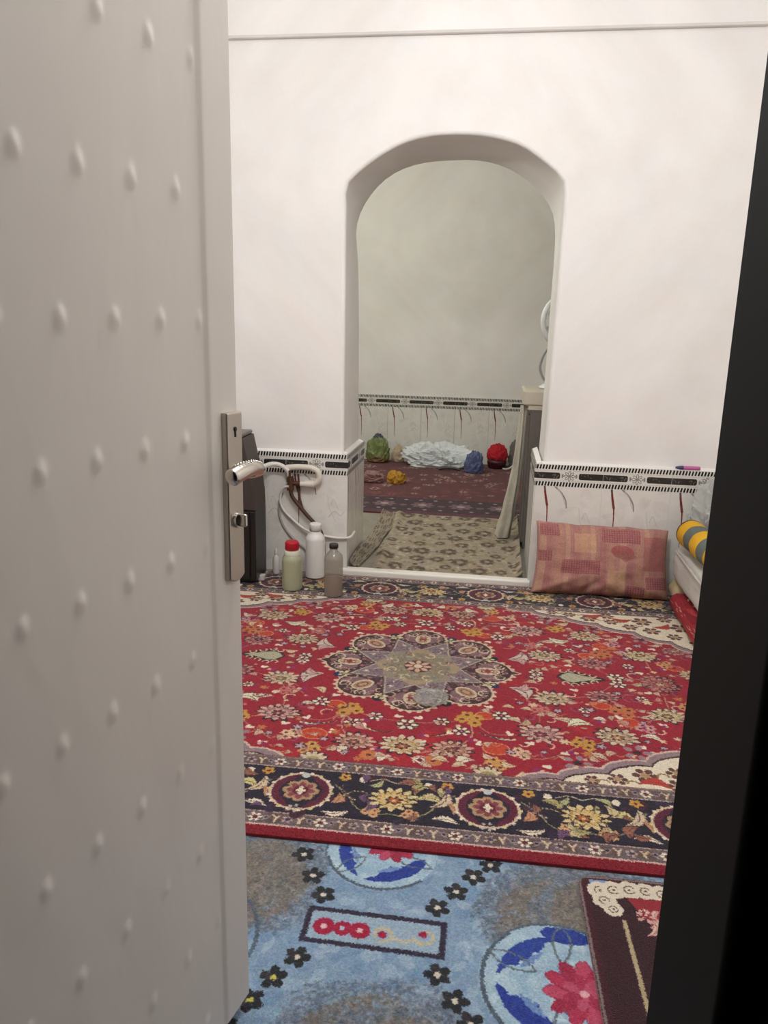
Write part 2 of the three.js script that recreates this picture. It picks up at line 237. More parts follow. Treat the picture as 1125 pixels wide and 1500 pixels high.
// ---------------------------------------------------------------- door leaf (s: metres from the free edge towards the hinge, o: out of the face)
{
  const W = 0.66, H = 2.0, y0 = 0.035, th = 0.04;
  const d = thing('door_1', 'off-white embossed door leaf standing ajar with a chrome lever handle', 'door', [-0.143, 0, 2.549], 0, { kind: 'structure' });
  // local x axis: from free edge to hinge; local z: face normal towards the doorway
  const ex = V(-0.2255, 0, 0.97424), ez = V(0.97424, 0, 0.2255);
  d.quaternion.setFromRotationMatrix(new THREE.Matrix4().makeBasis(ex.clone().negate(), V(0, 1, 0), ez.clone()));
  // with this basis local -x runs to the hinge
  const paint = mat({ color: L(0.7, 0.655, 0.6), roughness: 0.42, bumpMap: plasterBump, bumpScale: 0.002 });
  const ss = (a, b, x) => { const t = Math.min(1, Math.max(0, (x - a) / (b - a))); return t * t * (3 - 2 * t); };
  const relief = (s, y) => {
    let h = 0.0035 * (1 - ss(0.068, 0.075, s));
    if (s > 0.08 && s < W - 0.07) {
      const row = Math.round((y - 1.063) / 0.1615), odd = Math.abs(row) % 2 === 1, off = odd ? 0.169 : 0.127, k = Math.round((s - off) / 0.0862), ds = s - off - k * 0.0862, dy = y - 1.063 - row * 0.1615;
      const q = Math.hypot(ds / 0.0105, (dy + Math.abs(ds) * 0.3) / 0.0145); h += 0.0021 * Math.max(0, 1 - q * q) ** 1.1;
      // ogee ribs between the bosses
      for (const g of [1, -1]) { const ph = (s - 0.127) / 0.0862 + (g * (y - 1.063)) / 0.323, f = ph - Math.round(ph); h += 0.00008 * Math.exp(-((f / 0.06) ** 2)); }
    }
    return h;
  };
  const nu = 170, nv = 420;
  const face = grid(nu, nv, (u, v) => { const s = (1 - u) * W, y = y0 + v * H; return [-s, y, relief(s, y)]; });
  obj('leaf', [worldUV(box(-W, 0, y0, y0 + H, -th, -0.0001)), face], paint, d);
  // handle plate and lever
  const chrome = mat({ color: 0xc9c3ba, metalness: 1, roughness: 0.22 }), chromeSoft = mat({ color: 0xb9b2a8, metalness: 1, roughness: 0.3 }), dark = mat({ color: 0x15120f, roughness: 0.6 });
  const ps = new THREE.Shape(); ps.moveTo(-0.018, -0.122); ps.quadraticCurveTo(0, -0.134, 0.018, -0.122); ps.lineTo(0.018, 0.128); ps.lineTo(-0.018, 0.128); ps.lineTo(-0.018, -0.122);
  const pg = new THREE.ExtrudeGeometry(ps, { depth: 0.006, bevelEnabled: true, bevelThickness: 0.004, bevelSize: 0.003, bevelSegments: 3 }).translate(-0.021, 0.962, 0.0035);
  const plate = obj('handle_plate', pg, chromeSoft, d);
  const k1 = new THREE.CylinderGeometry(0.0036, 0.0036, 0.002, 16).rotateX(Math.PI / 2), k2 = new THREE.BoxGeometry(0.003, 0.011, 0.002).translate(0, -0.006, 0);
  obj('keyhole', mergeGeometries([k1.toNonIndexed(), k2.toNonIndexed()]).translate(-0.021, 1.068, 0.0136), dark, plate);
  const lp = [[-0.021, 1.003, 0.012], [-0.021, 1.004, 0.03], [-0.0225, 1.007, 0.046], [-0.03, 1.012, 0.058], [-0.046, 1.018, 0.064], [-0.066, 1.021, 0.066], [-0.09, 1.019, 0.064], [-0.114, 1.0125, 0.06]].map((q) => V(...q));
  const cv = new THREE.CatmullRomCurve3(lp), nn = 64, rad = 20, fr = cv.computeFrenetFrames(nn), pos = [];
  const lever = grid(nn, rad, (u, v) => {
    const i = Math.round(u * nn), q = cv.getPointAt(i / nn), t = cv.getTangentAt(i / nn), up = V(0, 1, 0).sub(t.clone().multiplyScalar(t.y)).normalize(), side = t.clone().cross(up), a = v * Math.PI * 2;
    const e = i === nn ? 0.0 : i === nn - 1 ? 0.6 : i === nn - 2 ? 0.85 : 1, w = (0.009 + 0.003 * ss(0.3, 0.9, u)) * e, hgt = (0.009 + 0.0035 * ss(0.35, 0.95, u)) * e;
    return [q.x + side.x * Math.cos(a) * w + up.x * Math.sin(a) * hgt, q.y + up.y * Math.sin(a) * hgt + side.y * Math.cos(a) * w, q.z + side.z * Math.cos(a) * w + up.z * Math.sin(a) * hgt];
  });
  const lv = obj('lever', lever, chrome, d);
  const beads = []; for (let i = 0; i < 13; i++) for (let j = -1; j <= 1; j++) { const q = cv.getPointAt(0.34 + i * 0.042), t = cv.getTangentAt(0.34 + i * 0.042), up = V(0, 1, 0).sub(t.clone().multiplyScalar(t.y)).normalize(), side = t.clone().cross(up), hg = 0.009 + 0.0035 * ss(0.35, 0.95, 0.34 + i * 0.042); beads.push(new THREE.SphereGeometry(0.0017, 8, 6).translate(q.x + up.x * hg * (1 - 0.1 * j * j) + side.x * j * 0.0042, q.y + up.y * hg * (1 - 0.1 * j * j), q.z + up.z * hg + side.z * j * 0.0042)); }
  obj('knurling', mergeGeometries(beads), chrome, lv);
  obj('collar', new THREE.CylinderGeometry(0.012, 0.013, 0.01, 28).rotateX(Math.PI / 2).translate(-0.021, 1.004, 0.016), chrome, d);
  const kn = obj('turn_knob', [new THREE.CylinderGeometry(0.0115, 0.0125, 0.006, 28).rotateX(Math.PI / 2).translate(-0.021, 0.93, 0.0155), rbox(-0.0245, -0.0175, 0.92, 0.94, 0.016, 0.031, 0.003)], chrome, d);
  for (const y of [0.25, 1.0, 1.8]) obj('hinge', new THREE.CylinderGeometry(0.008, 0.008, 0.09, 16).translate(-W - 0.002, y, 0.002), chromeSoft, d);
}

// ---------------------------------------------------------------- drawing woven motifs (canvas units are metres)
const P = { red: '#930f28', red2: '#b4202c', maroon: '#5a0f22', navy: '#191226', guard: '#655458', cream: '#cbb598', tan: '#a98a66', orange: '#b35730', gold: '#bb8c3c', pink: '#b5727a', mauve: '#8b767a', brown: '#33191d', olive: '#9a9460', white: '#ddd0b8' };
function petals(c, x, y, r, n, col, o = {}) {
  const { w = 0.5, sq = 1, rot = 0, inner = 0.45 } = o;
  c.fillStyle = col;
  for (let k = 0; k < n; k++) { const a = rot + (k * 2 * Math.PI) / n, m = (r * (1 + inner)) / 2, l = (r * (1 - inner)) / 2 * 1.25; c.beginPath(); c.ellipse(x + Math.cos(a) * m, y + Math.sin(a) * m * sq, l, l * w * 1.2, Math.atan2(Math.sin(a) * sq, Math.cos(a)), 0, 7); c.fill(); }
}
function dot(c, x, y, r, col, sq = 1) { c.fillStyle = col; c.beginPath(); c.ellipse(x, y, r, r * sq, 0, 0, 7); c.fill(); }
const JR = rng(314);
function spikes(c, x, y, r0, r1, n, col, sq, rot) {   // a crown of pointed, slightly uneven petals
  c.fillStyle = col; c.beginPath();
  for (let k = 0; k < n; k++) {
    const a = rot + (k * 2 * Math.PI) / n, h = Math.PI / n, t = r1 * (0.9 + 0.2 * JR()), P0 = (b, r) => [x + Math.cos(b) * r, y + Math.sin(b) * r * sq];
    const [ax, ay] = P0(a - h, r0), [bx, by] = P0(a - h * 0.75, t * 0.9), [tx, ty] = P0(a, t), [dx, dy] = P0(a + h * 0.75, t * 0.9), [ex, ey] = P0(a + h, r0);
    if (!k) c.moveTo(ax, ay); else c.lineTo(ax, ay); c.quadraticCurveTo(bx, by, tx, ty); c.quadraticCurveTo(dx, dy, ex, ey);
  }
  c.closePath(); c.fill();
}
function lotus(c, x, y, r, o = {}) {
  const { out = P.cream, mid = P.tan, core = P.orange, line = P.brown, sq = 0.8, n = 13 } = o, rot = JR() * 6, tilt = (JR() - 0.5) * r * 0.16;
  spikes(c, x, y, r * 0.74, r * 1.12, n, line, sq, rot); spikes(c, x, y, r * 0.66, r * 1.02, n, out, sq, rot);
  spikes(c, x, y + r * 0.04, r * 0.54, r * 0.76, n, line, sq, rot + Math.PI / n); spikes(c, x, y + r * 0.04, r * 0.48, r * 0.7, n, mid, sq, rot + Math.PI / n);
  spikes(c, x + tilt, y + r * 0.08, r * 0.32, r * 0.48, 9, out, sq, rot); spikes(c, x + tilt, y + r * 0.1, r * 0.22, r * 0.38, 7, line, sq, rot);
  spikes(c, x + tilt, y + r * 0.1, r * 0.14, r * 0.3, 6, core, sq, rot + 0.4); dot(c, x + tilt, y + r * 0.12, r * 0.08, out, sq);
}
function rosette(c, x, y, r, col, core = P.red, n = 6) { petals(c, x, y, r, n, col, { w: 0.75, inner: 0.25, rot: 0.3 }); dot(c, x, y, r * 0.3, core); }
function cluster(c, x, y, r, col, core) { for (const [a, b] of [[-0.6, 0.1], [0.5, -0.25], [0.35, 0.55], [-0.2, -0.6]]) rosette(c, x + a * r, y + b * r, r * 0.55, col, core, 5); }
function leaf(c, x, y, l, a, col, o = {}) {   // sickle leaf with a serrated back
  const { line = P.brown, bend = 0.35, wide = 0.2 } = o;
  c.save(); c.translate(x, y); c.rotate(a); c.scale(l, l);
  for (const [k, f] of [[1.25, line], [1, col]]) {
    c.fillStyle = f; c.beginPath(); c.moveTo(-0.5, 0.1 * bend);
    for (let i = 1; i <= 7; i++) { const t = i / 7, px = -0.5 + t, py = -bend * Math.sin(t * 3.14) - wide * k * Math.sin(t * 3.14) * 0.5; c.lineTo(px - 0.05, py - 0.05 * k); c.lineTo(px, py + 0.02); }
    c.quadraticCurveTo(0.05, -bend * 0.9 + wide * 0.5 * k, -0.5, 0.1 * bend); c.fill();
  }
  c.strokeStyle = line; c.lineWidth = 0.025; c.beginPath(); c.moveTo(-0.42, 0); c.quadraticCurveTo(0, -bend * 1.25, 0.42, -0.06); c.stroke();
  c.restore();
}
function vine(c, pts, col, w) { const q = new THREE.CatmullRomCurve3(pts.map(([x, y]) => V(x, y, 0))).getPoints(40); c.strokeStyle = col; c.lineWidth = w; c.lineJoin = 'round'; c.beginPath(); q.forEach((p, i) => (i ? c.lineTo(p.x, p.y) : c.moveTo(p.x, p.y))); c.stroke(); }
function blossom(c, x, y, r) { petals(c, x, y, r, 6, P.brown, { w: 0.9 }); petals(c, x, y, r * 0.92, 6, P.white, { w: 0.6 }); dot(c, x, y, r * 0.36, P.brown); dot(c, x, y, r * 0.16, P.pink); }
function guardBand(c, len, w) {   // along +x from -len/2, between y = 0 and w
  c.fillStyle = P.guard; c.fillRect(-len / 2, 0, len, w);
  c.fillStyle = '#5a4640'; for (let x = -len / 2; x < len / 2; x += 0.09) c.fillRect(x, w * 0.2, 0.04, w * 0.6);
  c.strokeStyle = '#b8a391'; c.lineWidth = 0.0035; for (const y of [0.002, w - 0.002]) { c.beginPath(); c.moveTo(-len / 2, y); c.lineTo(len / 2, y); c.stroke(); }
  const y = w / 2;
  for (let k = Math.floor(-len / 2 / 0.166); k * 0.166 < len / 2; k++) {
    const x = k * 0.166;
    petals(c, x, y, 0.017, 6, P.white, { w: 0.7 }); dot(c, x, y, 0.006, P.maroon);
    for (const s of [-1, 1]) {
      vine(c, [[x + s * 0.02, y + 0.012], [x + s * 0.034, y - 0.004], [x + s * 0.046, y - 0.014]], '#9c8a7e', 0.003);
      c.strokeStyle = P.cream; c.lineWidth = 0.006; c.beginPath(); c.moveTo(x + s * 0.043, y - 0.015); c.lineTo(x + s * 0.053, y); c.lineTo(x + s * 0.062, y - 0.013); c.moveTo(x + s * 0.053, y); c.lineTo(x + s * 0.051, y + 0.015); c.stroke();
    }
    petals(c, x + 0.083, y, 0.014, 5, '#b0988c', { w: 0.7 }); dot(c, x + 0.083, y, 0.006, '#3c3048');
    for (const s of [-1, 1]) { dot(c, x + s * 0.028, y - 0.002, 0.008, '#8f7f86'); dot(c, x + s * 0.028, y - 0.002, 0.004, P.navy); }
  }
}
function mainBand(c, len) {   // 0.2 wide: y = 0 is the inner side
  c.fillStyle = P.navy; c.fillRect(-len / 2, 0, len, 0.2);
  const R = rng(77);
  for (let i = 0; i < len * 34; i++) { c.fillStyle = R() < 0.5 ? '#2c1c38' : '#3a1526'; c.beginPath(); c.ellipse((R() - 0.5) * len, R() * 0.2, 0.01 + R() * 0.018, 0.008 + R() * 0.012, R() * 3, 0, 7); c.fill(); }
  for (let k = -4; k <= 4; k++) {
    const x = k * 0.49; if (Math.abs(x) > len / 2 + 0.2) continue;
    // lotus with side leaves
    for (const s of [-1, 1]) {
      vine(c, [[x, 0.165], [x + s * 0.05, 0.172], [x + s * 0.09, 0.15], [x + s * 0.12, 0.1], [x + s * 0.16, 0.06]], '#8d8a5e', 0.004);
      vine(c, [[x, 0.03], [x + s * 0.035, 0.015], [x + s * 0.07, 0.03]], '#b9ad8a', 0.004);
      leaf(c, x + s * 0.095, 0.1, 0.075, s > 0 ? 0.2 : Math.PI - 0.2, '#c8bd7e', { bend: s > 0 ? 0.4 : -0.4 });
      leaf(c, x + s * 0.118, 0.085, 0.085, s > 0 ? 2.1 : 1.04, P.cream, { bend: s > 0 ? 0.3 : -0.3 });
      leaf(c, x + s * 0.055, 0.035, 0.05, s > 0 ? 0.6 : 2.5, '#aeb07c');
      leaf(c, x + s * 0.14, 0.175, 0.07, s > 0 ? 0.15 : 3.0, P.white, { bend: 0.2 });
      dot(c, x + s * 0.088, 0.026, 0.011, P.white, 1.3);
      cluster(c, x + s * 0.05, 0.162, 0.022, '#c49a6a', P.maroon);
      leaf(c, x + s * 0.15, 0.12, 0.05, s > 0 ? 1.2 : 1.9, '#b98562', { wide: 0.45 });
      rosette(c, x + s * 0.138, 0.022, 0.017, P.gold, P.maroon, 5);
    }
    for (let i = 0; i < 16; i++) { const lx = x + (R() - 0.5) * 0.3, ly = 0.015 + R() * 0.17; leaf(c, lx, ly, 0.03 + R() * 0.03, R() * 6.28, ['#c4b184', '#8f5a48', '#6a4a6a', '#a59a62'][(R() * 4) | 0], { wide: 0.35, line: '#120c14' }); }
    lotus(c, x, 0.1, 0.064, { out: '#cdb987', mid: '#c9a86a', core: '#a85a2c', line: '#2a1a18' });
    // round cartouche half a repeat on
    const m = x + 0.245;
    c.strokeStyle = P.cream; c.lineWidth = 0.008; c.fillStyle = '#55122c'; c.beginPath(); c.ellipse(m, 0.102, 0.078, 0.078, 0, 0, 7); c.fill();
    c.fillStyle = P.navy; c.beginPath(); c.ellipse(m, 0.102, 0.04, 0.075, 0, 0, 7); c.fill(); c.beginPath(); c.ellipse(m, 0.102, 0.056, 0.056, 0, 0, 7); c.fill();
    c.beginPath(); c.ellipse(m, 0.102, 0.08, 0.08, 0, 0, 7); c.stroke();
    for (let j = 0; j < 18; j++) { const a = (j / 18) * 6.283; dot(c, m + Math.cos(a) * 0.084, 0.102 + Math.sin(a) * 0.084, 0.0055, j % 3 ? P.white : '#c8bd7e'); }
    petals(c, m, 0.1, 0.046, 8, P.tan, { w: 0.8 }); petals(c, m, 0.1, 0.036, 8, '#7e3a44', { w: 0.6 }); dot(c, m, 0.1, 0.02, P.maroon);
    c.fillStyle = P.white; c.beginPath(); c.ellipse(m, 0.1, 0.007, 0.02, 0, 0, 7); c.ellipse(m, 0.1, 0.014, 0.006, 0, 0, 7); c.fill();
    dot(c, m, 0.03, 0.012, '#b9bcb8'); petals(c, m, 0.178, 0.018, 5, '#b0a99a', { w: 0.6 });
  }
}
function medallion(c) {
  for (let k = 0; k < 8; k++) for (const pass of [0, 1, 2]) {
    const a = (k * Math.PI) / 4, axis = k % 4 === 0;
    c.save(); c.rotate(a);
    if (pass === 0) { c.fillStyle = P.cream; c.beginPath(); c.ellipse(0.24, 0, 0.102, 0.098, 0, 0, 7); if (axis) { c.moveTo(0.28, -0.06); c.quadraticCurveTo(0.33, -0.02, 0.375, 0); c.quadraticCurveTo(0.33, 0.02, 0.28, 0.06); } c.fill(); for (let j = 0; j < 11; j++) { const b = -1.5 + j * 0.3; dot(c, 0.24 + Math.cos(b) * 0.104, Math.sin(b) * 0.1, 0.009, P.cream); } }
    c.restore();
  }
  for (let k = 0; k < 8; k++) {
    const a = (k * Math.PI) / 4, axis = k % 4 === 0;
    c.save(); c.rotate(a);
    c.fillStyle = '#3b1f24'; c.beginPath(); c.ellipse(0.24, 0, 0.094, 0.09, 0, 0, 7); if (axis) { c.moveTo(0.28, -0.05); c.quadraticCurveTo(0.33, -0.015, 0.362, 0); c.quadraticCurveTo(0.33, 0.015, 0.28, 0.05); } c.fill();
    c.fillStyle = '#7b5a60'; c.beginPath(); c.ellipse(0.255, 0.048, 0.045, 0.02, 0.5, 0, 7); c.fill(); c.beginPath(); c.ellipse(0.255, -0.048, 0.045, 0.02, -0.5, 0, 7); c.fill();
    c.strokeStyle = P.cream; c.lineWidth = 0.009; c.fillStyle = '#a07c60'; c.beginPath(); c.ellipse(0.25, 0, 0.04, 0.026, 0, 0, 7); c.fill(); c.stroke();
    if (k % 2) { dot(c, 0.25, 0.0, 0.016, '#b48c6c'); } else { petals(c, 0.25, 0, 0.03, 6, P.cream, { w: 0.5 }); dot(c, 0.25, 0, 0.01, P.red); }
    c.strokeStyle = '#5a3038'; c.lineWidth = 0.004; c.beginPath(); c.ellipse(0.25, 0, 0.022, 0.012, 0, 0, 7); c.stroke();
    for (let j = 0; j < 9; j++) { const b = -1.7 + j * 0.42; c.strokeStyle = j % 2 ? '#a98a7c' : '#c3ab90'; c.lineWidth = 0.0045; c.beginPath(); c.arc(0.24 + Math.cos(b) * 0.072, Math.sin(b) * 0.07, 0.012, b + 0.6, b + 4.4); c.stroke(); if (j % 3 === 1) dot(c, 0.24 + Math.cos(b) * 0.074, Math.sin(b) * 0.072, 0.007, '#8c4a56'); }
    for (const s of [-1, 1]) { dot(c, 0.2, s * 0.028, 0.009, '#96606a'); c.fillStyle = '#6b4650'; c.beginPath(); c.ellipse(0.175, s * 0.02, 0.022, 0.01, s * 0.5, 0, 7); c.fill(); }
    for (const s of [-1, 1]) { c.strokeStyle = '#cdb9a0'; c.lineWidth = 0.006; c.beginPath(); c.arc(0.292, s * 0.042, 0.018, 0, 4.6); c.stroke(); c.beginPath(); c.arc(0.2, s * 0.06, 0.013, 1, 5.6); c.stroke(); }
    c.restore();
  }
  for (let k = 0; k < 8; k++) { const a = (k + 0.5) * Math.PI / 4; dot(c, Math.cos(a) * 0.292, Math.sin(a) * 0.292, 0.02, k % 3 ? P.navy : '#23204a'); petals(c, Math.cos(a) * 0.272, Math.sin(a) * 0.272, 0.024, 5, '#cbbd94', { w: 0.7 }); dot(c, Math.cos(a) * 0.272, Math.sin(a) * 0.272, 0.008, P.olive); }
  const star = (r0, r1, col, line) => { c.beginPath(); for (let k = 0; k < 16; k++) { const a = (k + 1) * Math.PI / 8, r = k % 2 ? r0 : r1; const b = a - Math.PI / 16; c.quadraticCurveTo(Math.cos(b) * (r0 + r1) * 0.46, Math.sin(b) * (r0 + r1) * 0.46, Math.cos(a) * r, Math.sin(a) * r); } c.closePath(); c.fillStyle = col; c.fill(); c.strokeStyle = line; c.lineWidth = 0.006; c.stroke(); };
  star(0.155, 0.262, '#4a3038', '#4a3038'); star(0.15, 0.25, '#7d6c70', '#b3a28e');
  { const R = rng(71); for (let i = 0; i < 260; i++) { const a = R() * 6.283, q = 0.1 + R() * 0.1; c.fillStyle = ['#94848a', '#6a5860', '#a5958e', '#5a4650'][(R() * 4) | 0]; c.beginPath(); c.ellipse(Math.cos(a) * q, Math.sin(a) * q, 0.003 + R() * 0.005, 0.003, a, 0, 7); c.fill(); } }
  for (let k = 0; k < 8; k++) { const a = (k + 0.5) * Math.PI / 4; c.save(); c.rotate(a); vine(c, [[0.12, 0], [0.15, 0.018], [0.18, 0], [0.205, 0.006]], '#c2b0a6', 0.004); petals(c, 0.165, 0, 0.016, 5, '#6b4a56', { w: 0.7 }); dot(c, 0.19, 0.008, 0.006, '#d3c3b0'); c.restore(); }
  for (let k = 0; k < 8; k++) { const a = (k * Math.PI) / 4; dot(c, Math.cos(a) * 0.1, Math.sin(a) * 0.1, 0.05, k % 2 ? '#8f8271' : '#a08a6c'); }
  dot(c, 0, 0, 0.115, '#877862'); { const R = rng(72); for (let i = 0; i < 200; i++) { const a = R() * 6.283, q = R() * 0.13; dot(c, Math.cos(a) * q, Math.sin(a) * q, 0.003 + R() * 0.005, ['#a39478', '#73685a', '#8c8478', '#7e8478'][(R() * 4) | 0]); } }
  const R = rng(4); for (let k = 0; k < 16; k++) { const a = (k / 16) * 6.283; c.strokeStyle = k % 2 ? '#c9b892' : '#7c7468'; c.lineWidth = 0.0045; c.beginPath(); c.arc(Math.cos(a) * 0.1, Math.sin(a) * 0.1, 0.016, a, a + 4.2); c.stroke(); if (k % 2) petals(c, Math.cos(a) * 0.118, Math.sin(a) * 0.118, 0.013, 5, R() < 0.5 ? '#c8b49a' : '#7a3a40', { w: 0.6 }); }
  dot(c, 0, 0, 0.05, '#4a2226'); petals(c, 0, 0, 0.046, 8, '#c9a48c', { w: 0.5 }); dot(c, 0, 0, 0.016, '#d9c0a4');
}
const carpetMap = tex(canvas(2048, 1366, (c, w, h) => {
  const S = w / 3; c.setTransform(S, 0, 0, S, w / 2, h / 2);
  c.fillStyle = '#780c1e'; c.fillRect(-1.5, -1, 3, 2);
  const sides = [[0, 1.0, 1.5], [Math.PI, 1.0, 1.5], [Math.PI / 2, 1.5, 1.0], [-Math.PI / 2, 1.5, 1.0]];
  for (const [a, out, half] of sides) {
    c.save(); c.rotate(a); c.beginPath(); c.moveTo(-half, out); c.lineTo(half, out); c.lineTo(half - 0.34, out - 0.34); c.lineTo(-half + 0.34, out - 0.34); c.clip();
    c.save(); c.translate(0, out - 0.082); guardBand(c, half * 2 - 0.05, 0.054); c.restore();
    c.save(); c.translate(0, out - 0.282); mainBand(c, half * 2 - 0.1); c.restore();
    c.save(); c.translate(0, out - 0.335); guardBand(c, half * 2 - 0.4, 0.053); c.restore();
    c.restore();
  }
  // red field with slow abrash
  c.save(); c.beginPath(); c.rect(-1.165, -0.665, 2.33, 1.33); c.clip(); c.fillStyle = P.red; c.fillRect(-1.2, -0.7, 2.4, 1.4);
  const R = rng(12);
  for (let i = 0; i < 90; i++) { c.fillStyle = R() < 0.5 ? 'rgba(140,12,44,0.35)' : 'rgba(178,34,34,0.4)'; c.beginPath(); c.ellipse((R() - 0.5) * 2.4, (R() - 0.5) * 1.4, 0.03 + R() * 0.08, 0.02 + R() * 0.05, R() * 3, 0, 7); c.fill(); }
  const big = [[0.463, 0.172, 0.054], [0.408, 0.413, 0.06], [0.638, 0.395, 0.058], [0.823, 0.232, 0.052], [0.632, 0.132, 0.05], [0.845, 0.022, 0.05], [0.145, 0.547, 0.052], [0.98, 0.09, 0.05], [0.96, 0.3, 0.045], [0.192, 0.36, 0.042], [0.53, 0.456, 0.036], [0.682, 0.228, 0.04], [0.58, 0.03, 0.09], [0, 0.548, 0.058], [0.273, 0.452, 0.05], [0.291, 0.322, 0.03], [0.352, 0.155, 0.045], [0.51, 0.34, 0.05]];
  for (const sx of [1, -1]) for (const sy of [1, -1]) {
    c.save(); c.scale(sx, sy);
    // stems
    vine(c, [[0.02, 0.41], [0.1, 0.4], [0.19, 0.37], [0.26, 0.44], [0.4, 0.42]], '#a8785c', 0.004);
    vine(c, [[0.19, 0.37], [0.2, 0.46], [0.15, 0.54], [0.06, 0.58]], '#b89072', 0.005);
    vine(c, [[0.4, 0.42], [0.42, 0.27], [0.46, 0.18], [0.36, 0.16]], '#a8785c', 0.004);
    vine(c, [[0.46, 0.18], [0.6, 0.13], [0.7, 0.03], [0.85, 0.03]], '#a8785c', 0.004);
    vine(c, [[0.4, 0.42], [0.53, 0.46], [0.64, 0.4], [0.72, 0.3], [0.82, 0.24], [0.84, 0.1]], '#b89072', 0.004);
    vine(c, [[0.27, 0.53], [0.4, 0.56], [0.53, 0.46]], '#a8785c', 0.004);
    // orange and dark red ground leaves
    for (const [x, y, r] of [[0.272, 0.525, 0.04], [0.62, 0.2, 0.03], [0.69, 0.3, 0.035], [0.24, 0.33, 0.03], [0.93, 0.14, 0.03]]) { dot(c, x, y, r, '#b83a22', 0.8); c.strokeStyle = '#c98a5c'; c.lineWidth = 0.004; c.beginPath(); c.ellipse(x, y, r, r * 0.8, 0, 0, 7); c.stroke(); }
    lotus(c, 0.463, 0.172, 0.064, { mid: '#b39a7c', core: '#8e7a54' });
    lotus(c, 0.408, 0.413, 0.068, { out: '#c9a091', mid: '#a97a74', core: '#7c3038' });
    lotus(c, 0.638, 0.395, 0.066, { mid: '#ab9274', core: '#b07a4c' });
    lotus(c, 0.823, 0.232, 0.062, { mid: '#b8a676', core: '#8e7a4c' });
    lotus(c, 0.632, 0.132, 0.058, { out: '#b9837c', mid: '#8f4a4e', core: '#5e1f2c' });
    lotus(c, 0.845, 0.022, 0.058, { out: '#b0766e', mid: '#a04a48', core: '#c9a07c' });
    lotus(c, 0.145, 0.547, 0.06, { out: '#c79c8a', mid: '#a3725c', core: '#7e4a38' });
    lotus(c, 0.98, 0.09, 0.05, { mid: '#b99c76', core: '#96512f' });
    lotus(c, 0.96, 0.3, 0.045, { out: '#b9837c', mid: '#8f4a4e', core: '#c9a07c' });
    cluster(c, 0.192, 0.36, 0.042, P.gold, '#6e2a1c'); cluster(c, 0.53, 0.456, 0.036, P.gold, P.maroon); cluster(c, 0.682, 0.228, 0.04, '#b5693a', P.maroon);
    cluster(c, 0.417, 0.262, 0.03, '#b56a64', P.red); cluster(c, 0.27, 0.605, 0.032, '#c2924e', P.maroon); rosette(c, 0.093, 0.618, 0.026, '#bd6d3c', P.maroon, 7);
    cluster(c, 0.735, 0.33, 0.03, '#c08a86', P.maroon); cluster(c, 0.9, 0.17, 0.03, '#c08a58', P.maroon); cluster(c, 0.34, 0.54, 0.03, '#d0b08c', P.maroon);
    blossom(c, 0.291, 0.322, 0.03); blossom(c, 0.7, 0.028, 0.03); blossom(c, 0.104, 0.39, 0.026); blossom(c, 0.168, 0.44, 0.028); blossom(c, 0.42, 0.02, 0.026); blossom(c, 0.56, 0.24, 0.02); blossom(c, 0.76, 0.13, 0.022);
    leaf(c, 0.273, 0.452, 0.12, 0.2, '#d0bca0', { bend: -0.2 }); leaf(c, 0.08, 0.468, 0.1, -0.15, '#d6c49c', { bend: -0.25 }); leaf(c, 0.352, 0.155, 0.1, 1.0, '#c8b4a4', { wide: 0.4 });
    leaf(c, 0.36, 0.1, 0.06, 2.4, '#c39c94', { wide: 0.4 }); leaf(c, 0.485, 0.335, 0.08, 0.6, P.cream); leaf(c, 0.535, 0.345, 0.085, -0.2, '#d6ceae', { wide: 0.35 });
    leaf(c, 0.74, 0.395, 0.07, 0.4, P.white); leaf(c, 0.75, 0.24, 0.07, 2.6, P.cream); leaf(c, 0.045, 0.632, 0.05, 0.8, P.white, { wide: 0.5 }); leaf(c, 0.185, 0.612, 0.06, -0.6, '#dccbb2', { wide: 0.5 }); leaf(c, 0.56, 0.53, 0.07, 0.3, P.cream); leaf(c, 0.9, 0.36, 0.06, 0.5, P.cream); leaf(c, 0.33, 0.35, 0.05, 0.4, P.cream, { wide: 0.4 }); leaf(c, 0.6, 0.3, 0.045, 0.2, P.white, { wide: 0.4 });
    for (const [x, y, a] of [[0.37, 0.48, 0.3], [0.45, 0.28, 1], [0.58, 0.46, 2], [0.25, 0.27, 0.4], [0.31, 0.43, 1.4], [0.7, 0.45, 0.2], [0.79, 0.3, 0.9], [0.05, 0.52, 0.6], [0.22, 0.5, 2], [0.47, 0.52, 0.2], [0.66, 0.27, 1.2], [0.79, 0.08, 0.1], [0.88, 0.31, 0.4], [0.54, 0.1, 0.5], [0.13, 0.45, 1.8], [0.41, 0.6, 0.5], [0.03, 0.38, 0.2]]) { c.fillStyle = P.white; c.save(); c.translate(x, y); c.rotate(a); c.beginPath(); c.ellipse(0, 0, 0.015, 0.007, 0, 0, 7); c.ellipse(0.007, -0.009, 0.008, 0.005, 0.8, 0, 7); c.fill(); c.restore(); }
    for (let i = 0; i < 46; i++) { const x = 0.05 + R() * 1.05, y = R() * 0.65; if (Math.hypot(x, y) < 0.38) continue; dot(c, x, y, 0.004 + R() * 0.006, [P.cream, '#c07a74', '#6e1a3a', P.tan][(R() * 4) | 0], 0.7); }
    for (let i = 0; i < 16; i++) { const x = 0.1 + R() * 0.95, y = 0.05 + R() * 0.58; if (Math.hypot(x, y) < 0.4) continue; c.strokeStyle = ['#8c5468', '#6e2448', '#b0786a'][(R() * 3) | 0]; c.lineWidth = 0.005; const a = R() * 6; c.beginPath(); c.arc(x, y, 0.014 + R() * 0.014, a, a + 3.6); c.stroke(); }
    // small infill: buds, curled leaflets, star flowers
    const put = [];
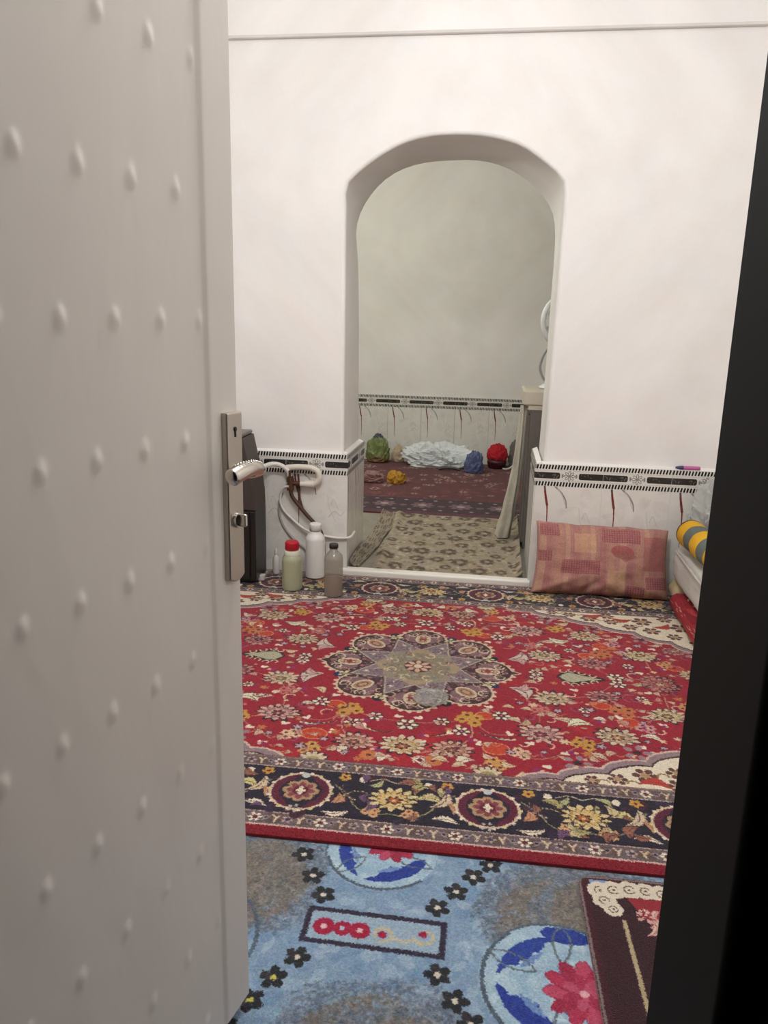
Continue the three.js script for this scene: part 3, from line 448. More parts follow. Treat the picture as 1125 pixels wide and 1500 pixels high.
    for (let i = 0; i < 900 && put.length < 150; i++) {
      const x = R() * 1.12, y = 0.01 + R() * 0.64; if (Math.hypot(x, y) < 0.39 || put.some(([a, b]) => Math.hypot(a - x, b - y) < 0.034)) continue;
      if (big.some(([a, b, q]) => Math.hypot(a - x, b - y) < q + 0.012)) continue;
      put.push([x, y]); const k = (R() * 6) | 0, q = 0.012 + R() * 0.009, a = R() * 6.28;
      if (k === 0) leaf(c, x, y, q * 2.6, a, ['#cdb893', '#c08a7a', '#b0a078'][(R() * 3) | 0], { wide: 0.4, line: '#5a1020' });
      else if (k === 1) spikes(c, x, y, q * 0.4, q, 6, ['#cdb893', '#b98a80', '#b5703c'][(R() * 3) | 0], 0.85, a);
      else if (k === 2) { spikes(c, x, y, q * 0.5, q * 1.1, 7, '#3a1a2c', 0.85, a); spikes(c, x, y, q * 0.3, q * 0.8, 5, '#b59aa0', 0.85, a); }
      else if (k === 3) { c.strokeStyle = ['#c9a68c', '#8c4a62', '#d0bc98'][(R() * 3) | 0]; c.lineWidth = 0.0055; c.beginPath(); c.arc(x, y, q, a, a + 3.4); c.stroke(); dot(c, x, y, q * 0.4, '#6e1030'); }
      else if (k === 4) { vine(c, [[x - q * 1.6, y], [x - q * 0.4, y - q], [x + q, y], [x + q * 1.8, y - q * 0.6]], '#a8785c', 0.004); leaf(c, x, y - q * 0.4, q * 2, a, '#c3a58a', { wide: 0.5, line: '#5a1020' }); }
      else { dot(c, x, y, q * 0.8, '#8a1f58', 0.8); dot(c, x + q * 0.6, y, q * 0.4, '#c9a68c'); }
    }
    // pendant on the long axis
    c.fillStyle = P.brown; c.beginPath(); c.moveTo(0.49, 0); c.quadraticCurveTo(0.53, 0.075, 0.565, 0.05); c.quadraticCurveTo(0.62, 0.03, 0.672, 0); c.fill();
    c.fillStyle = '#aaa48a'; c.beginPath(); c.moveTo(0.5, 0); c.quadraticCurveTo(0.53, 0.05, 0.556, 0.034); c.quadraticCurveTo(0.6, 0.014, 0.65, 0); c.fill();
    for (const [x, y] of [[0.52, 0.05], [0.55, 0.058], [0.585, 0.042], [0.62, 0.026]]) { c.strokeStyle = P.cream; c.lineWidth = 0.006; c.beginPath(); c.arc(x, y, 0.012, 2, 6.5); c.stroke(); }
    // corner piece
    const edge = [[0.33, 0.68], [0.38, 0.645], [0.44, 0.64], [0.5, 0.6], [0.57, 0.59], [0.62, 0.545], [0.7, 0.53], [0.75, 0.48], [0.84, 0.46], [0.89, 0.4], [0.97, 0.38], [1.01, 0.32], [1.08, 0.29], [1.11, 0.22], [1.18, 0.19]];
    const shape = (d) => { c.beginPath(); edge.forEach(([x, y], i) => { const X = x + d * 0.45, Y = y + d; if (!i) c.moveTo(X, Y); else { const [px, py] = edge[i - 1]; c.quadraticCurveTo((px + x) / 2 + d * 0.45 - 0.012, (py + y) / 2 + d - 0.012, X, Y); } }); c.lineTo(1.25, 0.2); c.lineTo(1.25, 0.75); c.lineTo(0.3, 0.75); c.closePath(); };
    shape(-0.012); c.fillStyle = '#c9b09c'; c.fill(); shape(-0.004); c.fillStyle = P.mauve; c.fill(); shape(0.017); c.fillStyle = P.brown; c.fill(); shape(0.023); c.fillStyle = P.white; c.fill();
    for (const [x, y] of [[0.5, 0.585], [0.68, 0.5], [0.86, 0.42], [1.03, 0.3]]) { petals(c, x, y - 0.02, 0.04, 5, '#93787c', { w: 0.6 }); dot(c, x, y - 0.02, 0.012, P.brown); }
    for (const [x, y, r] of [[0.53, 0.645, 0.022], [0.6, 0.63, 0.026], [0.68, 0.6, 0.034], [0.77, 0.575, 0.028], [0.84, 0.53, 0.03], [0.92, 0.5, 0.034], [1.0, 0.45, 0.03], [1.08, 0.4, 0.034], [0.76, 0.64, 0.03], [0.9, 0.6, 0.04], [1.05, 0.55, 0.045], [1.0, 0.64, 0.03], [1.12, 0.62, 0.03], [1.12, 0.32, 0.026]]) { petals(c, x, y, r, 6, '#5b3630', { w: 0.75 }); dot(c, x, y, r * 0.4, P.tan); }
    for (const [x, y, a] of [[0.82, 0.62, 0], [0.97, 0.57, 0.6], [1.08, 0.48, 1], [0.7, 0.65, 0.2], [1.1, 0.56, 0.3]]) leaf(c, x, y, 0.09, a, '#b0342e', { line: '#7a4a30' });
    for (const [x, y] of [[0.56, 0.655], [0.64, 0.648], [0.73, 0.6], [0.8, 0.59], [0.88, 0.56]]) { c.strokeStyle = '#8a7040'; c.lineWidth = 0.006; c.beginPath(); c.arc(x, y, 0.016, 3, 6.2); c.stroke(); }
    petals(c, 0.246, 0.668, 0.045, 12, P.brown, { w: 0.6 }); petals(c, 0.246, 0.668, 0.042, 12, P.cream, { w: 0.45 }); dot(c, 0.246, 0.67, 0.022, P.olive);
    c.restore();
  }
  for (const y of [0.548, -0.548]) lotus(c, 0, y, 0.068, { mid: '#b99a68', core: '#96512f' });
  for (const y of [0.425, -0.425]) blossom(c, 0, y, 0.034);
  for (const x of [0.845, -0.845]) lotus(c, x, 0, 0.06, { out: '#b0766e', mid: '#a04a48', core: '#c9a07c' });
  medallion(c);
  c.restore();
  c.strokeStyle = '#6a4a44'; c.lineWidth = 0.004; c.strokeRect(-1.165, -0.665, 2.33, 1.33);
  c.strokeStyle = '#c9a89c'; c.lineWidth = 0.005; c.strokeRect(-1.472, -0.972, 2.944, 1.944);
  c.setTransform(1, 0, 0, 1, 0, 0); weave(c, w, h, 2.1, 55); grain(c, w, h, 22, 99, 2);
}));
const pileBump = tex(canvas(512, 512, (c, w, h) => { c.fillStyle = '#808080'; c.fillRect(0, 0, w, h); grain(c, w, h, 90, 44, 2, 1); }), false);
const pile = (map, rep) => { const b = pileBump.clone(); b.wrapS = b.wrapT = THREE.RepeatWrapping; b.repeat.set(...rep); return mat({ map, roughness: 0.95, bumpMap: b, bumpScale: 0.002, sheen: 0.6, sheenRoughness: 0.5, sheenColor: L(0.55, 0.5, 0.47) }); };

// ---------------------------------------------------------------- carpets
const BLUE_TOP = 0.007, GROUND = BLUE_TOP + 0.0183;
{
  // fleecy blue carpet, wall to wall: flowers, framed panel, lotus medallions and grey patches
  const X0 = ROOM.x0, X1 = ROOM.x1, Z0 = 1.75, Z1 = 3.3, CW = 2048, CH = Math.round(CW * (Z1 - Z0) / (X1 - X0));
  const blue = tex(canvas(CW, CH, (c, w, h) => {
    const S = w / (X1 - X0); c.setTransform(S, 0, 0, S, -X0 * S, -Z0 * S);
    c.fillStyle = '#7d96ae'; c.fillRect(X0, Z0, X1 - X0, Z1 - Z0);
    const R = rng(61);
    for (let i = 0; i < 5200; i++) { c.fillStyle = ['rgba(178,196,206,0.36)', 'rgba(96,128,164,0.35)', 'rgba(130,160,186,0.4)'][(R() * 3) | 0]; c.beginPath(); c.ellipse(X0 + R() * (X1 - X0), Z0 + R() * (Z1 - Z0), 0.006 + R() * 0.02, 0.005 + R() * 0.014, R() * 3, 0, 7); c.fill(); }
    const grey = (x, z, rx, rz) => {
      for (let i = 0; i < 4200; i++) {
        const a = R() * 6.283, q = Math.sqrt(R()) * (1 + 0.08 * Math.sin(a * 5 + x * 9)), px = x + Math.cos(a) * q * rx, pz = z + Math.sin(a) * q * rz;
        c.strokeStyle = q > 0.78 ? ['rgba(96,110,128,0.5)', 'rgba(72,82,96,0.4)', 'rgba(140,150,160,0.4)'][(R() * 3) | 0] : ['rgba(116,110,104,0.6)', 'rgba(92,88,86,0.55)', 'rgba(142,136,128,0.5)', 'rgba(106,98,88,0.6)'][(R() * 4) | 0];
        c.lineWidth = 0.003 + R() * 0.004; const d = R() * 6.283, l = 0.006 + R() * 0.014; c.beginPath(); c.moveTo(px, pz); c.lineTo(px + Math.cos(d) * l, pz + Math.sin(d) * l); c.stroke();
      }
    };
    const daisy = (x, z, r = 0.027, core = '#cfc6a8') => { const a0 = (x * 13) % 1; for (let k = 0; k < 5; k++) { const a = a0 + (k * 6.283) / 5; c.fillStyle = k === 3 ? '#2c2a30' : '#1d2024'; c.beginPath(); c.ellipse(x + Math.cos(a) * r * 0.62, z + Math.sin(a) * r * 0.62, r * 0.42, r * 0.36, a, 0, 7); c.fill(); } dot(c, x, z, r * 0.24, core); };
    const ring = (x, z, s = 1, turn = 0) => {   // pale disc, dark crescent line, blue crescents, pink lotus
      c.save(); c.translate(x, z); c.scale(s, s); c.rotate(turn);
      c.fillStyle = '#9db6c6'; c.beginPath(); c.arc(0, 0, 0.155, 0, 7); c.fill();
      for (let i = 0; i < 160; i++) { c.fillStyle = R() < 0.5 ? 'rgba(186,204,212,0.4)' : 'rgba(138,168,190,0.4)'; const a = R() * 6.28, q = R() * 0.14; dot(c, Math.cos(a) * q, Math.sin(a) * q, 0.006 + R() * 0.012, c.fillStyle); }
      c.strokeStyle = '#4c5a68'; c.lineWidth = 0.009; c.beginPath(); c.arc(0.01, 0, 0.158, 1.95, 4.0); c.stroke(); c.lineWidth = 0.005; c.beginPath(); c.arc(0, 0, 0.155, 4.0, 5.4); c.stroke(); c.lineWidth = 0.008; c.beginPath(); c.arc(0.02, 0, 0.158, -0.9, 1.1); c.stroke();
            const flame = (a0, a1, r, t, col) => { c.fillStyle = col; c.beginPath(); c.arc(0, 0, r, a0, a1); for (let i = 1; i <= 12; i++) { const f = i / 12, a = a1 + (a0 - a1) * f, q = r - t * Math.sin(f * Math.PI) * (0.8 + 0.2 * Math.sin(i * 2.3)); c.lineTo(Math.cos(a) * q, Math.sin(a) * q); } c.fill(); };
      flame(1.5, 3.05, 0.122, 0.06, '#22388a'); flame(3.2, 4.75, 0.12, 0.05, '#273f90'); flame(1.9, 2.8, 0.085, 0.022, '#6a86b4'); flame(3.5, 4.4, 0.082, 0.02, '#6a86b4');
      c.fillStyle = '#22388a'; c.beginPath(); c.ellipse(0.02, -0.128, 0.05, 0.022, 0.1, 0, 7); c.fill(); c.beginPath(); c.ellipse(-0.02, 0.105, 0.05, 0.02, 0.3, 0, 7); c.fill();
      c.strokeStyle = '#5d6a70'; c.lineWidth = 0.0045; for (const [a, b] of [[-2.6, 0.1], [1.6, 0.09], [-1.4, 0.12]]) { c.save(); c.rotate(a); c.beginPath(); c.moveTo(0.05, 0); c.quadraticCurveTo(b, -0.045, 0.15, -0.012); c.quadraticCurveTo(b, 0.03, 0.05, 0); c.stroke(); c.restore(); }
      for (let k = 0; k < 11; k++) { const a = (k * 6.283) / 11 + 0.2; c.fillStyle = ['#a82c4c', '#962442', '#b4445e'][k % 3]; c.beginPath(); c.ellipse(0.045 + Math.cos(a) * 0.046, 0.01 + Math.sin(a) * 0.046, 0.032, 0.016, a, 0, 7); c.fill(); c.strokeStyle = '#8e2744'; c.lineWidth = 0.002; c.stroke(); }
      for (let k = 0; k < 7; k++) { const a = k * 0.9; c.fillStyle = k % 2 ? '#9e2a4a' : '#b44c66'; c.beginPath(); c.ellipse(0.045 + Math.cos(a) * 0.022, 0.01 + Math.sin(a) * 0.022, 0.02, 0.011, a, 0, 7); c.fill(); }
      dot(c, 0.045, 0.012, 0.009, '#d9a0a8'); c.restore();
    };
    const panel = (x, z) => {
      c.save(); c.translate(x, z); c.fillStyle = '#93a9ba'; c.fillRect(-0.142, -0.044, 0.284, 0.088);
      c.strokeStyle = '#2c2438'; c.lineWidth = 0.012; c.strokeRect(-0.142, -0.044, 0.284, 0.088);
      for (const [px, r, core] of [[-0.105, 0.023, '#d9b4b4'], [-0.066, 0.019, '#a9bccb'], [-0.03, 0.022, '#d9b4b4']]) { dot(c, px, 0.003, r, '#9a1238'); dot(c, px, 0.003, r * 0.32, core); }
      c.strokeStyle = '#b9b094'; c.lineWidth = 0.008; c.beginPath(); c.arc(0.02, 0.006, 0.017, 2.5, 7.6); c.bezierCurveTo(0.06, 0.0, 0.05, 0.03, 0.08, 0.01); c.bezierCurveTo(0.09, 0.0, 0.09, 0.03, 0.107, 0.014); c.stroke(); c.beginPath(); c.arc(0.105, 0.0, 0.017, 4.6, 8.6); c.stroke();
      dot(c, 0.018, 0.006, 0.009, '#9a1238'); dot(c, 0.1, -0.008, 0.009, '#9a1238'); c.restore();
    };
    for (let i = -4; i <= 4; i++) for (let j = -2; j <= 3; j++) {
      const x = 0.058 + i * 0.78 + (j % 2 ? 0.39 : 0), z = 2.335 + j * 0.44;
      grey(x + 0.045, z + 0.29, 0.2, 0.175); grey(x + 0.38, z - 0.08, 0.17, 0.17); grey(x - 0.29, z - 0.11, 0.16, 0.17);
    }
    for (let i = -2; i <= 2; i++) for (let j = -1; j <= 2; j++) {
      const x = 0.058 + i * 0.78, z = 2.335 + j * 0.88;
      ring(x - 0.02, z - 0.25, 0.85, -1.2); ring(x + 0.37, z + 0.075, 1, 0);
      for (const [a, b] of [[-0.2, -0.208], [-0.162, -0.141], [-0.126, -0.086], [0.161, -0.144], [0.124, -0.089], [0.197, -0.199], [0.235, -0.245], [-0.139, 0.091], [-0.172, 0.146], [-0.2, 0.203], [0.138, 0.088], [0.174, 0.143], [0.205, 0.188], [-0.235, 0.26], [0.24, 0.25]]) daisy(x + a, z + b, 0.027, b > 0 && a < -0.15 ? '#c8b94e' : '#cfc6b4');
      panel(x, z);
    }
    c.setTransform(1, 0, 0, 1, 0, 0); weave(c, w, h, 1.6, 56); grain(c, w, h, 16, 17, 2);
  }));
  const m = pile(blue, [14, 6]), plainBlue = mat({ color: 0x93b0cc, roughness: 0.95 });
  const g = slab(40, 20, (u, v) => { const x = X0 + u * (X1 - X0), z = Z1 - v * (Z1 - Z0); return [x, BLUE_TOP, z]; }, BLUE_TOP - 0.0005);
  const o = obj('blue_carpet', g, m); tag(o, 'fleecy pale blue carpet with black daisies, pink lotuses and grey patches', 'carpet');
  tag(obj('underlay', rbox(ROOM.x0 + 0.01, ROOM.x1 - 0.01, 0, BLUE_TOP - 0.0005, 0.05, Z0 - 0.002, 0.002), mat({ color: 0x8d8678, roughness: 0.95 })), 'thin grey felt underlay beneath the red medallion carpet', 'underlay');
}
{
  const yaw = (1.1933 * Math.PI) / 180, cx = 0.0212, cz = 1.0799;
  const g = slab(120, 80, (u, v) => {
    const x = (u - 0.5) * 3, z = (0.5 - v) * 2, e = Math.min(1, Math.min(1.5 - Math.abs(x), 1 - Math.abs(z)) / 0.012);
    return [x, 0.007 + 0.008 * Math.sqrt(Math.max(0, 1 - (1 - e) ** 2)) + 0.0012 * fbm(x * 2.2, z * 2.2, 5, 3) + 0.0008, z];
  }, 0.0065);
  const o = obj('medallion_carpet', g, pile(carpetMap, [12, 8])); o.position.set(cx, BLUE_TOP + 0.001, cz); o.rotation.y = yaw;
  tag(o, 'red machine-woven carpet with a star medallion and navy floral border', 'carpet');
}
{
  // maroon rug by the doorway
  const W = 0.8, H = 1.02, x0 = 0.487, z0 = 2.1;
  const t = tex(canvas(800, 1024, (c, w, h) => {
    const S = h / H; c.setTransform(S, 0, 0, S, 0, 0); c.fillStyle = '#2e0a16'; c.fillRect(0, 0, W, H);
    c.strokeStyle = '#7c6a68'; c.lineWidth = 0.006; c.strokeRect(0.004, 0.004, W - 0.008, H - 0.008);
    c.strokeStyle = '#3c0c18'; c.lineWidth = 0.012; c.strokeRect(0.014, 0.014, W - 0.028, H - 0.028);
    c.fillStyle = '#7d96bf'; c.fillRect(0.025, 0.012, 0.04, 0.018);
    const R = rng(3);
    // cream corner blossoms
    const cream = (x, z, r) => { petals(c, x, z, r, 7, '#d9cdb8', { w: 0.9, inner: 0.2 }); c.strokeStyle = '#54402e'; c.lineWidth = 0.0025; c.beginPath(); c.arc(x, z, r * 0.45, 0, 6); c.stroke(); dot(c, x, z, r * 0.12, '#54402e'); };
    for (const s of [0, 1]) { c.save(); if (s) { c.translate(W, 0); c.scale(-1, 1); }
      for (const [x, z, r] of [[0.045, 0.045, 0.026], [0.075, 0.04, 0.026], [0.11, 0.035, 0.026], [0.145, 0.035, 0.024], [0.18, 0.04, 0.026], [0.215, 0.04, 0.024], [0.05, 0.075, 0.024], [0.065, 0.1, 0.02], [0.25, 0.042, 0.026], [0.29, 0.045, 0.026], [0.33, 0.042, 0.026], [0.37, 0.045, 0.026]]) cream(x, z, r);
      c.fillStyle = '#8f1f2c'; c.beginPath(); c.moveTo(0.1, 0.06); c.lineTo(0.42, 0.06); c.lineTo(0.42, 0.3); c.quadraticCurveTo(0.16, 0.24, 0.1, 0.06); c.fill();
      for (let i = 0; i < 34; i++) { const x = 0.11 + R() * 0.3, z = 0.065 + R() * 0.16 * Math.min(1, (x - 0.06) * 8); petals(c, x, z, 0.008 + R() * 0.014, 5, R() < 0.6 ? '#c9a59a' : '#d8c3b4', { w: 0.6 }); dot(c, x, z, 0.004, '#8f1f2c'); }
      for (let i = 0; i < 18; i++) leaf(c, 0.13 + R() * 0.27, 0.08 + R() * 0.14, 0.03 + R() * 0.03, R() * 6, '#d4b8a8', { line: '#8f1f2c' });
      c.strokeStyle = '#b3a27c'; c.lineWidth = 0.009; c.beginPath(); c.moveTo(0.082, 0.13); c.lineTo(0.092, 0.9); c.stroke();
      c.restore(); }
    for (let i = 0; i < 160; i++) { const x = 0.1 + R() * 0.6, z = 0.28 + R() * 0.66; c.strokeStyle = R() < 0.5 ? '#5c2a2e' : '#6a5040'; c.lineWidth = 0.003; const a = R() * 6; c.beginPath(); c.arc(x, z, 0.008 + R() * 0.012, a, a + 4); c.stroke(); }
    c.setTransform(1, 0, 0, 1, 0, 0); weave(c, w, h, 2.4, 57); grain(c, w, h, 14, 6, 2);
  }));
  const corner = (x, z) => { const r = 0.035; if (x < r && z < r) { const d = Math.hypot(r - x, r - z); if (d > r) return [r - (r - x) * r / d, r - (r - z) * r / d]; } return [x, z]; };
  const g = slab(60, 70, (u, v) => { const [x, z] = corner(u * W, (1 - v) * H); return [x, 0.0095, z]; }, 0.0092);
  const o = obj('maroon_rug', g, pile(t, [4, 5])); o.position.set(x0, BLUE_TOP + 0.0005, z0); o.rotation.y = 0.03;
  tag(o, 'small dark maroon rug with cream blossoms and rounded corner by the door frame', 'rug');
}
{
  // beige rug lying rumpled in the passage
  const t = tex(canvas(700, 900, (c, w, h) => {
    c.fillStyle = '#a49681'; c.fillRect(0, 0, w, h); const R = rng(14);
    for (let i = 0; i < 700; i++) { c.fillStyle = ['rgba(150,134,106,0.4)', 'rgba(206,194,166,0.4)', 'rgba(176,160,128,0.4)'][(R() * 3) | 0]; c.beginPath(); c.ellipse(R() * w, R() * h, 6 + R() * 16, 4 + R() * 9, R() * 3, 0, 7); c.fill(); }
    const bloom = (x, y, r) => { for (let k = 0; k < 9; k++) { const a = k * 0.7; c.fillStyle = k % 3 ? '#52453a' : '#75654f'; c.beginPath(); c.ellipse(x + Math.cos(a) * r * 0.7, y + Math.sin(a) * r * 0.7, r * 0.45, r * 0.3, a, 0, 7); c.fill(); } c.fillStyle = '#a39274'; c.beginPath(); c.arc(x, y, r * 0.4, 0, 7); c.fill(); };
    for (let j = 0; j < 8; j++) for (let i = 0; i < 6; i++) { const x = (i + 0.5 + (j % 2) * 0.5) * 118 + (R() - 0.5) * 60, y = (j + 0.5) * 113 + (R() - 0.5) * 60; bloom(x, y, 26 + R() * 18); c.strokeStyle = R() < 0.5 ? '#8a7a58' : '#9d8c68'; c.lineWidth = 7; c.beginPath(); c.arc(x + 55, y + 30, 26, R() * 6, R() * 6 + 3.5); c.stroke(); }
    for (let i = 0; i < 260; i++) { c.fillStyle = ['#4b3f34', '#94864e', '#7a5246', '#c6b89c'][(R() * 4) | 0]; c.beginPath(); c.ellipse(R() * w, R() * h, 5 + R() * 13, 3 + R() * 6, R() * 3, 0, 7); c.fill(); }
    c.fillStyle = '#4f4436'; for (let i = 0; i < 26; i++) c.fillRect(20 + i * 7 + 260, 420 + Math.sin(i) * 5, 5, 9 + R() * 8);
    weave(c, w, h, 7, 58); grain(c, w, h, 26, 4, 2);
  }));
  const y0 = 0.0235;
  const surf = (u, v) => {
    const z = 0.0 - v * 1.19, xl = -0.318 - 0.036 * v, x = xl + u * (0.42 - xl);
    const s = u * 0.77;
    let y = y0 + 0.006 + 0.006 * (0.5 + 0.5 * fbm(x * 6, z * 6, 1, 3)) + 0.004 * Math.max(0, Math.sin(z * 23 + x * 5)) * 0.5;
    y += 0.02 * Math.exp(-(((s - 0.03) / 0.022) ** 2)) * (0.6 + 0.4 * Math.sin(v * 9)) + 0.03 * Math.max(0, (s - 0.72) / 0.05) ** 2;
    return [x - 0.012 * Math.sin(v * 7) * Math.exp(-s * 20), y, z + 0.012 * N(x * 7, 3)];
  };
  const o = obj('passage_rug', slab(90, 110, surf, 0.005), pile(t, [4, 5])); tag(o, 'rumpled beige rug with brown flowers lying in the arch passage', 'rug');
  const flap = slab(20, 80, (u, v) => {
    const z = -0.012 - v * 1.17, wd = v > 0.34 ? 0.098 : 0.045 + 0.053 * (v / 0.34) ** 2, x = -0.437 + u * wd;
    return [x + 0.01 * Math.sin(v * 11) * u, y0 + 0.008 + 0.035 * (1 - u) ** 2 * (0.5 + 0.5 * Math.sin(v * 6 + 1)) + 0.012 * Math.exp(-(((u - 0.85) / 0.15) ** 2)), z];
  }, 0.005);
  obj('folded_edge', flap, o.material, o);
}
{
  // worn red carpet of the room beyond
  const t = tex(canvas(1024, 640, (c, w, h) => {
    c.fillStyle = '#5e2e32'; c.fillRect(0, 0, w, h); const R = rng(33);
    for (let i = 0; i < 900; i++) { c.fillStyle = ['rgba(130,44,46,0.5)', 'rgba(92,40,52,0.5)', 'rgba(150,96,92,0.35)', 'rgba(112,52,70,0.4)'][(R() * 4) | 0]; c.beginPath(); c.ellipse(R() * w, R() * h, 4 + R() * 14, 2 + R() * 6, R() * 3, 0, 7); c.fill(); }
    c.fillStyle = '#3a2630'; c.fillRect(0, h - 150, w, 150); c.fillStyle = '#5a2c3a'; c.fillRect(0, h - 24, w, 24);
    for (let x = 10; x < w; x += 34) { c.fillStyle = '#9a8a90'; c.beginPath(); c.arc(x, h - 132, 5, 0, 7); c.arc(x + 17, h - 42, 5, 0, 7); c.fill(); }
    for (let x = 30; x < w; x += 86) { petals(c, x, h - 86, 26, 8, '#7a5c62', { w: 0.6 }); dot(c, x, h - 86, 10, '#a79496'); dot(c, x + 43, h - 80, 9, '#705056'); }
    for (let i = 0; i < 260; i++) { petals(c, R() * w, R() * (h - 170), 5 + R() * 10, 6, ['#a5847c', '#8a4a48', '#b39a8e'][(R() * 3) | 0], { w: 0.6 }); }
    grain(c, w, h, 18, 71, 2);
  }));
  const o = obj('worn_red_carpet', slab(60, 40, (u, v) => [-1.6 + u * 3.1, 0.031 + 0.002 * N(u * 9, v * 6), -1.2 - v * 1.98], 0.009), pile(t, [10, 7])); tag(o, 'worn red carpet with a dark flowered border in the room beyond', 'carpet');
}

// ---------------------------------------------------------------- lamps
function pendantLamp(spec, top, label) {
  const [x, y, z] = spec.at, t = thing('ceiling_lamp', label, 'lamp', [x, y, z]);
  const bulb = obj('bulb', new THREE.SphereGeometry(spec.radius, 32, 20), new THREE.MeshStandardMaterial({ color: 0xffffff, emissive: spec.color, emissiveIntensity: 6 }), t);
  obj('socket', new THREE.CylinderGeometry(0.025, 0.032, 0.07, 24).translate(0, spec.radius + 0.03, 0), mat({ color: 0xdedad2, roughness: 0.5 }), t);
  obj('cord', new THREE.CylinderGeometry(0.004, 0.004, Math.max(0.02, top - y - spec.radius - 0.07), 10).translate(0, (top - y + spec.radius + 0.07) / 2, 0), mat({ color: 0xdedad2 }), t);
  obj('ceiling_rose', new THREE.CylinderGeometry(0.05, 0.04, 0.02, 28).translate(0, top - y - 0.01, 0), mat({ color: 0xdedad2 }), t);
  const l = new THREE.PointLight(spec.color, spec.power, 0, 2); l.castShadow = true; l.shadow.radius = spec.radius / 0.02; l.shadow.mapSize.set(2048, 2048); l.shadow.bias = -0.002; t.add(l); l.name = 'lamp_light';
}
pendantLamp(LAMP, ROOM.top, 'round white pendant bulb hanging over the red carpet');
pendantLamp(LAMP_BEYOND, BEY.top, 'round white pendant bulb in the room beyond the arch');

// ---------------------------------------------------------------- heater, pipes and cords on the arched wall
{
  const t = thing('cabinet_heater', 'tall dark brown and black cabinet heater half hidden by the door', 'heater', [-1.085, GROUND, 0.25]);
  const brown = mat({ color: L(0.045, 0.03, 0.025), roughness: 0.5 }), black = mat({ color: L(0.008, 0.007, 0.006), roughness: 0.35 }), trim = mat({ color: L(0.13, 0.11, 0.1), roughness: 0.35 });
  const cut = (q) => new THREE.ExtrudeGeometry(new THREE.Shape(q.map(([x, y]) => new THREE.Vector2(x, y))), { depth: 0.16, bevelEnabled: true, bevelThickness: 0.006, bevelSize: 0.005, bevelSegments: 3 }).translate(0, 0, -0.08), r = 0.264;
  obj('lower_body', cut([[-r, 0.02], [r, 0.02], [r + 0.001, 0.2], [r, 0.345], [-r, 0.345], [-r - 0.001, 0.2]]), black, t);
  obj('upper_body', cut([[-r, 0.357], [r, 0.357], [r - 0.002, 0.42], [r - 0.012, 0.5], [r - 0.035, 0.6], [r - 0.052, 0.68], [-r + 0.052, 0.68], [-r + 0.035, 0.6], [-r + 0.012, 0.5], [-r + 0.002, 0.42]]), brown, t);
  const front = new THREE.Shape([[-0.24, 0.035], [0.24, 0.035], [0.242, 0.2], [0.241, 0.345], [-0.241, 0.345], [-0.242, 0.2]].map(([x, y]) => new THREE.Vector2(x, y)));
  obj('lower_glass', new THREE.ExtrudeGeometry(front, { depth: 0.006, bevelEnabled: true, bevelThickness: 0.003, bevelSize: 0.003, bevelSegments: 2 }).translate(0, 0, 0.087), black, t);
  for (let k = 0; k < 7; k++) obj('grille_bar', rbox(-0.2, 0.2, 0.385 + k * 0.033, 0.4 + k * 0.033, 0.085, 0.094, 0.003), brown, t);
  obj('top_plate', rbox(-0.212, 0.212, 0.686, 0.704, -0.08, 0.084, 0.007), trim, t);
  obj('plinth', rbox(-0.25, 0.25, 0, 0.03, -0.07, 0.07, 0.004), black, t);
}
